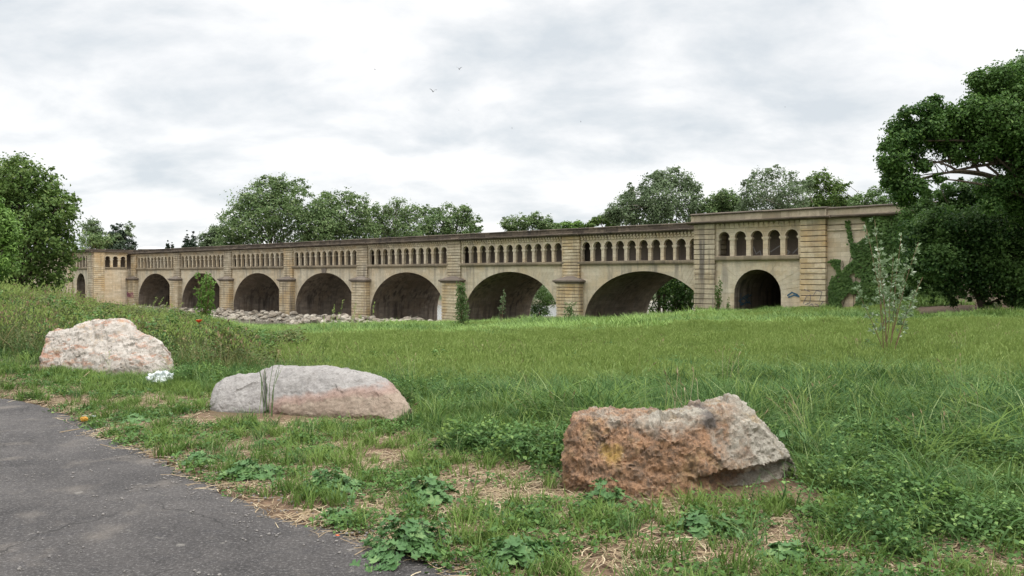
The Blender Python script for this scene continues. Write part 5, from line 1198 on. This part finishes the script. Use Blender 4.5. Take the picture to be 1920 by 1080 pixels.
# ------------------------------------------------------------------ small things
def build_small():
    # poppy
    b = on_ground(373, 13.3); h = pt(373, 605, 13.3).z - b.z; e = empty('poppy', b); tag(e, 'single red poppy flowering above the weeds on the left', 'poppy')
    mb = MB(); mb.tube([(0, 0, 0), (.02, 0, h * .5), (0, 0, h)], .004, 4); mb.build('stem', M_weed, e)
    m, nt, bb, out = newmat('poppy_red'); bb.inputs['Base Color'].default_value = (.75, .07, .02, 1); bb.inputs['Roughness'].default_value = .6
    V = []; Fc = []
    for k in range(5):
        a = k * 1.257; i = len(V); c_, s_ = math.cos(a), math.sin(a)
        for r_ in range(5):
            for q in range(5):
                rr = .055 * r_ / 4; w = (q / 4 - .5) * 1.5; aa = a + w * (.6 + .4 * r_ / 4); V.append((rr * math.cos(aa), rr * math.sin(aa), h + .045 * (r_ / 4) ** 1.4 + .006 * math.sin(q * 3 + k)))
        for r_ in range(4):
            for q in range(4): Fc.append((i + r_*5 + q, i + r_*5 + q + 1, i + r_*5 + q + 6, i + r_*5 + q + 5))
    me = bpy.data.meshes.new('petals'); me.from_pydata(V, [], Fc); me.update(); link_mesh('petals', me, m, e, smooth=True)
    mb = MB(); mb.tube([(0, 0, h), (0, 0, h + .02)], [.009, .006], 6); mb.build('flower_centre', M_cyp, e)
    # crumpled plastic bag
    c = pt(299, 714, 11.55); c.z = gz(c.x, c.y) + .10
    bm = bmesh.new(); bmesh.ops.create_icosphere(bm, subdivisions=5, radius=1)
    for v in bm.verts:
        p = v.co.copy(); n = noise.fractal(p * 1.6 + Vector((3, 1, 0)), .8, 2, 3); rg = abs(noise.noise(p * 3.3)) ; rg2 = abs(noise.noise(p * 7 + Vector((9, 0, 0))))
        q = p * (1 + .32 * n - .45 * rg - .18 * rg2); v.co = Vector((q.x * .20, q.y * .15, q.z * .135 + (.05 if q.x > .3 else 0) * q.x))
    me = bpy.data.meshes.new('plastic_bag'); bm.to_mesh(me); bm.free()
    m, nt, bb, out = newmat('clear_plastic'); g = G(nt); n = g.noise(g.tc(), 14, 4)
    g.L(g.mix(g.ramp(n, [(.42, 0), (.62, 1)]), (.50, .56, .56), (.86, .88, .88)), bb.inputs['Base Color']); bb.inputs['Roughness'].default_value = .22; bb.inputs['Specular IOR Level'].default_value = .6
    tr = N(nt, 'ShaderNodeBsdfTransparent'); mx = N(nt, 'ShaderNodeMixShader'); g.L(g.ramp(n, [(.35, .62), (.6, .05)]), mx.inputs[0]); g.L(bb.outputs[0], mx.inputs[1]); g.L(tr.outputs[0], mx.inputs[2]); g.L(mx.outputs[0], out.inputs[0])
    me.materials.append(m); bag = bpy.data.objects.new('plastic_bag', me); COL.objects.link(bag); bag.location = c; tag(bag, 'crumpled white plastic bag of rubbish at the foot of the pale boulder', 'plastic bag')
    for nm, off, sz, col in (('wrapper', (-.10, -.02, -.02), (.06, .04, .05), (.50, .20, .06)), ('carton', (.0, -.03, -.05), (.09, .03, .025), (.20, .20, .32)), ('wrapper', (-.04, -.05, .0), (.05, .015, .05), (.66, .52, .10)), ('wrapper', (.02, -.04, -.085), (.05, .03, .02), (.6, .33, .08))):
        q = MB(); q.frustum((-sz[0], -sz[1]), (sz[0], sz[1]), -sz[2], (-sz[0] * .7, -sz[1] * .8), (sz[0] * .9, sz[1] * .6), sz[2]); o = q.build(nm, flatmat('rubbish_paint', col), bag); o.location = off; o.rotation_euler = (.2, .5, .3)
    # litter
    def litter(px, py, s, col, name, lab, seed, flat=.35):
        c = ground_px(px, py); bm = bmesh.new(); bmesh.ops.create_icosphere(bm, subdivisions=3, radius=1)
        for v in bm.verts:
            p = v.co.copy(); q = p * (1 + .35 * noise.noise(p * 2 + Vector((seed, 0, 0))) - .3 * abs(noise.noise(p * 4))); v.co = Vector((q.x * s, q.y * s * .6, q.z * s * flat))
        me = bpy.data.meshes.new(name); bm.to_mesh(me); bm.free(); me.materials.append(flatmat('litter_' + name, col, .45)); o = bpy.data.objects.new(name, me); COL.objects.link(o); o.location = c + Vector((0, 0, s * flat + .035)); tag(o, lab, 'litter', 'scraps of litter by the path')
    litter(158, 797, .045, (.50, .24, .03), 'crumpled_wrapper', 'crumpled orange wrapper on the asphalt edge at left', 1, .6)
    litter(175, 789, .038, (.62, .68, .68), 'paper_scrap', 'white paper scrap between the orange and red litter', 2)
    litter(159, 788, .03, (.50, .46, .40), 'paper_scrap', 'dull beige scrap beside the orange wrapper', 4)
    litter(194, 785, .034, (.70, .06, .07), 'crumpled_wrapper', 'small red wrapper in the weeds by the path', 3)
    litter(633, 1016, .012, (.65, .14, .05), 'bottle_cap', 'tiny orange scrap on the asphalt near the big mallow', 5)
    # dry stalks lying on the edge
    for k, (P, w, lab) in enumerate([([(112, 815), (130, 812), (150, 808)], .008, 'pale dry stalk lying on the asphalt below the orange wrapper'), ([(188, 838), (215, 845), (245, 842), (275, 832)], .006, 'long curved dry stalk on the asphalt edge'), ([(290, 872), (318, 871)], .006, 'short straight straw lying on the asphalt'), ([(543, 978), (562, 972), (582, 966)], .009, 'thick straw lying on the asphalt corner near the mallows'), ([(560, 968), (610, 975)], .006, 'thin straw beside the thick one'), ([(690, 1012), (745, 1010)], .009, 'brown stalk under the largest mallow'), ([(148, 740), (152, 720), (168, 712)], .008, 'upright bent pale stalk in front of the pale boulder'), ([(150, 742), (200, 748), (235, 745)], .007, 'dry stalk lying on bare earth before the pale boulder'), ([(36, 692), (12, 700)], .012, 'pale curled straw in the grass at far left')]):
        pts_ = [ground_px(*p) + Vector((0, 0, .022 + (.05 if k == 6 else 0) * j)) for j, p in enumerate(P)]; o0 = pts_[0].copy(); mb = MB(); mb.tube([p - o0 for p in pts_], w * .7, 5); o = mb.build('dry_stalk', M_straw, smooth=True); o.location = o0; tag(o, lab, 'dry stalk', 'dry stalks by the path')
    # birds
    m, nt, bb, out = newmat('dark_feathers'); bb.inputs['Base Color'].default_value = (.05, .05, .055, 1)
    mw, nt, bb, out = newmat('grey_wing'); bb.inputs['Base Color'].default_value = (.16, .16, .17, 1)
    def bird(px, py, Y, span, rz, dih, lab, roll=0):
        e = empty('bird', pt(px, py, Y), rz); e.rotation_euler = (0, roll, rz); tag(e, lab, 'bird', 'birds in flight')
        s = span / 2; b_ = MB(); b_.tube([(0, s*.32, 0), (0, s*.24, .01), (0, s*.1, 0), (0, -s*.15, 0), (0, -s*.38, 0)], [s*.015, s*.06, s*.09, s*.075, s*.01], 8)
        b_.face([(-s*.05, -s*.3, 0), (s*.05, -s*.3, 0), (s*.1, -s*.55, 0), (-s*.1, -s*.55, 0)]); b_.build('body', m, e, smooth=True)
        for sd_ in (-1, 1):
            w = MB(); ch = [(0, .13, -.14, 0), (.25, .16, -.12, dih), (.5, .13, -.10, dih * 1.7), (.8, .02, -.12, dih * 1.9), (1.0, -.10, -.14, dih * 1.8)]
            for q in range(4):
                a, b2 = ch[q], ch[q+1]; P = [(sd_*a[0]*s, a[1]*s, a[3]*s), (sd_*b2[0]*s, b2[1]*s, b2[3]*s), (sd_*b2[0]*s, b2[2]*s, b2[3]*s), (sd_*a[0]*s, a[2]*s, a[3]*s)]
                w.face([(p[0], p[1], p[2] + .008) for p in P]); w.face([(p[0], p[1], p[2] - .008) for p in P][::-1])
            w.build('wing', mw, e)
    bird(812, 172, 110, 1.15, .5, .3, 'larger dark bird gliding with raised wings, lower of the two'); bird(861, 130, 115, .95, -.4, .33, 'dark bird above and right of the lower one', .12)
    bird(703, 131, 150, .5, 1.3, .4, 'small distant bird left of the two big ones'); bird(960, 241, 150, .42, 1.4, .5, 'tiny distant bird below the middle clouds'); bird(1089, 229, 150, .45, 1.2, .5, 'tiny distant bird right of centre above the bridge'); bird(860, 207, 170, .3, .3, .3, 'barely visible bird under the two big ones'); bird(1472, 201, 170, .35, .8, .4, 'tiny bird alone high on the right')
    # pale building roof far behind
    e = empty('building', (0, 0, 0)); Y = 320; p0 = pt(258, 462, Y); p1 = pt(325, 480, Y); e.location = (p0.x, Y, -2.0); tag(e, 'low pale building with light grey roof beyond the bridge on the left', 'building')
    z1 = pt(0, 467, Y).z + 2; z2 = pt(0, 461, Y).z + 2; wd = 15
    wl, _n, bb, _o = newmat('cream_render'); bb.inputs['Base Color'].default_value = (.55, .48, .38, 1); rf, _n, bb, _o = newmat('pale_metal_roof'); bb.inputs['Base Color'].default_value = (.50, .50, .52, 1)
    mb = MB(); mb.box((0, 0, 0), (wd, 12, z1)); mb.build('wall', wl, e)
    mb = MB(); i = [(-.3, -.5, z1 + .01), (wd + .5, -.5, z1 + .01), (wd + .5, 12.5, z1 + .01), (-.3, 12.5, z1 + .01), (1.5, 4, z2), (wd, 4, z1 + .4), (wd, 8, z1 + .4), (1.5, 8, z2)]
    mb.v = i; mb.f = [(0,3,2,1), (0,1,5,4), (1,2,6,5), (2,3,7,6), (3,0,4,7), (4,5,6,7)]; mb.build('roof', rf, e)
    # concrete weir wall far behind the arches
    x, y = from_ut(10, 70); mb = MB(); mb.frustum((-50, -1), (60, 1.5), -2, (-50, 0), (60, 1), 1.5); o = mb.build('weir_wall', flatmat('pale_concrete', (.62, .58, .50)), smooth=False); o.location = (x, y, -5.2); o.rotation_euler = (0, 0, AZ); tag(o, 'low pale concrete weir across the river, glimpsed through the sixth arch', 'weir')
    # stone slope below abutment: nothing; person in the sixth arch
    Yp = 106.0; b = on_ground(1011.5, Yp); b.z = max(b.z, -4.85)
    skin, _n, bb, _o = newmat('skin'); bb.inputs['Base Color'].default_value = (.45, .26, .18, 1)
    dk, _n, bb, _o = newmat('dark_shirt'); bb.inputs['Base Color'].default_value = (.03, .035, .05, 1)
    wt, _n, bb, _o = newmat('white_trousers'); bb.inputs['Base Color'].default_value = (.75, .77, .80, 1)
    hr, _n, bb, _o = newmat('brown_hair'); bb.inputs['Base Color'].default_value = (.06, .035, .02, 1)
    def skin_fig(name, verts, edges, radii, mat, parent):
        me = bpy.data.meshes.new(name); me.from_pydata(verts, edges, []); o = link_mesh(name, me, mat, parent)
        md = o.modifiers.new('skin', 'SKIN'); md.use_smooth_shade = True
        if not me.skin_vertices: me.attributes.new('x', 'FLOAT', 'POINT')
        bm = bmesh.new(); bm.from_mesh(me); L_ = bm.verts.layers.skin.verify()
        for k, v in enumerate(bm.verts): v[L_].radius = (radii[k], radii[k]) if not isinstance(radii[k], tuple) else radii[k]; v[L_].use_root = (k == 0)
        bm.to_mesh(me); bm.free(); o.modifiers.new('sub', 'SUBSURF').levels = 1
        o.modifiers['sub'].render_levels = 1; return o
    J = [(0,0,.95),(0,0,1.12),(0,0,1.32),(0,0,1.44),(0,0,1.52),(0,-.01,1.60),(0,0,1.70), (.09,0,.88),(.10,-.02,.50),(.10,.02,.08),(.10,-.12,.04), (-.09,0,.88),(-.11,.06,.50),(-.11,.12,.09),(-.11,0,.04), (.18,0,1.40),(.22,0,1.13),(.20,-.15,.93),(.20,-.22,.86), (-.18,0,1.40),(-.23,.02,1.13),(-.22,-.08,.90),(-.22,-.12,.82)]
    E_ = [(0,1),(1,2),(2,3),(3,4),(4,5),(5,6),(0,7),(7,8),(8,9),(9,10),(0,11),(11,12),(12,13),(13,14),(3,15),(15,16),(16,17),(17,18),(3,19),(19,20),(20,21),(21,22)]
    Rr = [.13,.12,.14,.07,.05,.095,.07,.085,.06,.04,.035,.085,.06,.04,.035,.055,.042,.032,.03,.055,.042,.032,.03]
    e = empty('person', b, .5); tag(e, 'person in dark top and white trousers standing under the sixth arch', 'person')
    skin_fig('body', J, E_, Rr, skin, e)
    skin_fig('shirt', [J[i] for i in (1,2,3,15,16,19,20,0)], [(0,1),(1,2),(2,3),(3,4),(2,5),(5,6),(0,7)], [.14,.16,.09,.075,.06,.075,.06,.14], dk, e)
    skin_fig('trousers', [J[i] for i in (0,7,8,9,11,12,13)], [(0,1),(1,2),(2,3),(0,4),(4,5),(5,6)], [.145,.105,.08,.06,.105,.08,.06], wt, e)
    skin_fig('hair', [(0,.03,1.60),(0,.02,1.70),(0,-.03,1.73)], [(0,1),(1,2)], [.085,.085,.05], hr, e)
build_small()

# grit and crumbs along the crumbling path edge
def build_grit():
    m = flatmat('path_grit', (.20, .185, .17)); protos = []
    for k in range(5):
        bm = bmesh.new(); r = random.Random(k)
        for _ in range(7):
            M_ = Matrix.Translation((r.uniform(-.09, .09), r.uniform(-.09, .09), .002)) @ Matrix.Diagonal((1, r.uniform(.6, 1), r.uniform(.4, .8), 1))
            bmesh.ops.create_icosphere(bm, subdivisions=1, radius=r.choice((.003, .004, .006, .009)), matrix=M_)
        me = bpy.data.meshes.new('grit'); bm.to_mesh(me); bm.free(); me.materials.append(m); protos.append(me)
    X, Y = pts(9000, 3.4, 12, .9); pd = path_dist(X, Y)
    keep = (pd < .5) & (NR.uniform(0, 1, len(X)) < .10 + .8 * np.exp(-(pd / .22) ** 2)); X, Y = X[keep], Y[keep]; n = len(X)
    P = np.stack([X, Y, np.full(n, .024)], 1); scatter('grit', 'small stones and crumbs strewn over the asphalt edge', 'grit', protos, P, NR.uniform(0, 6, n), (np.zeros(n), np.zeros(n)), NR.uniform(.6, 1.5, n), NR.integers(0, 5, n))
build_grit()
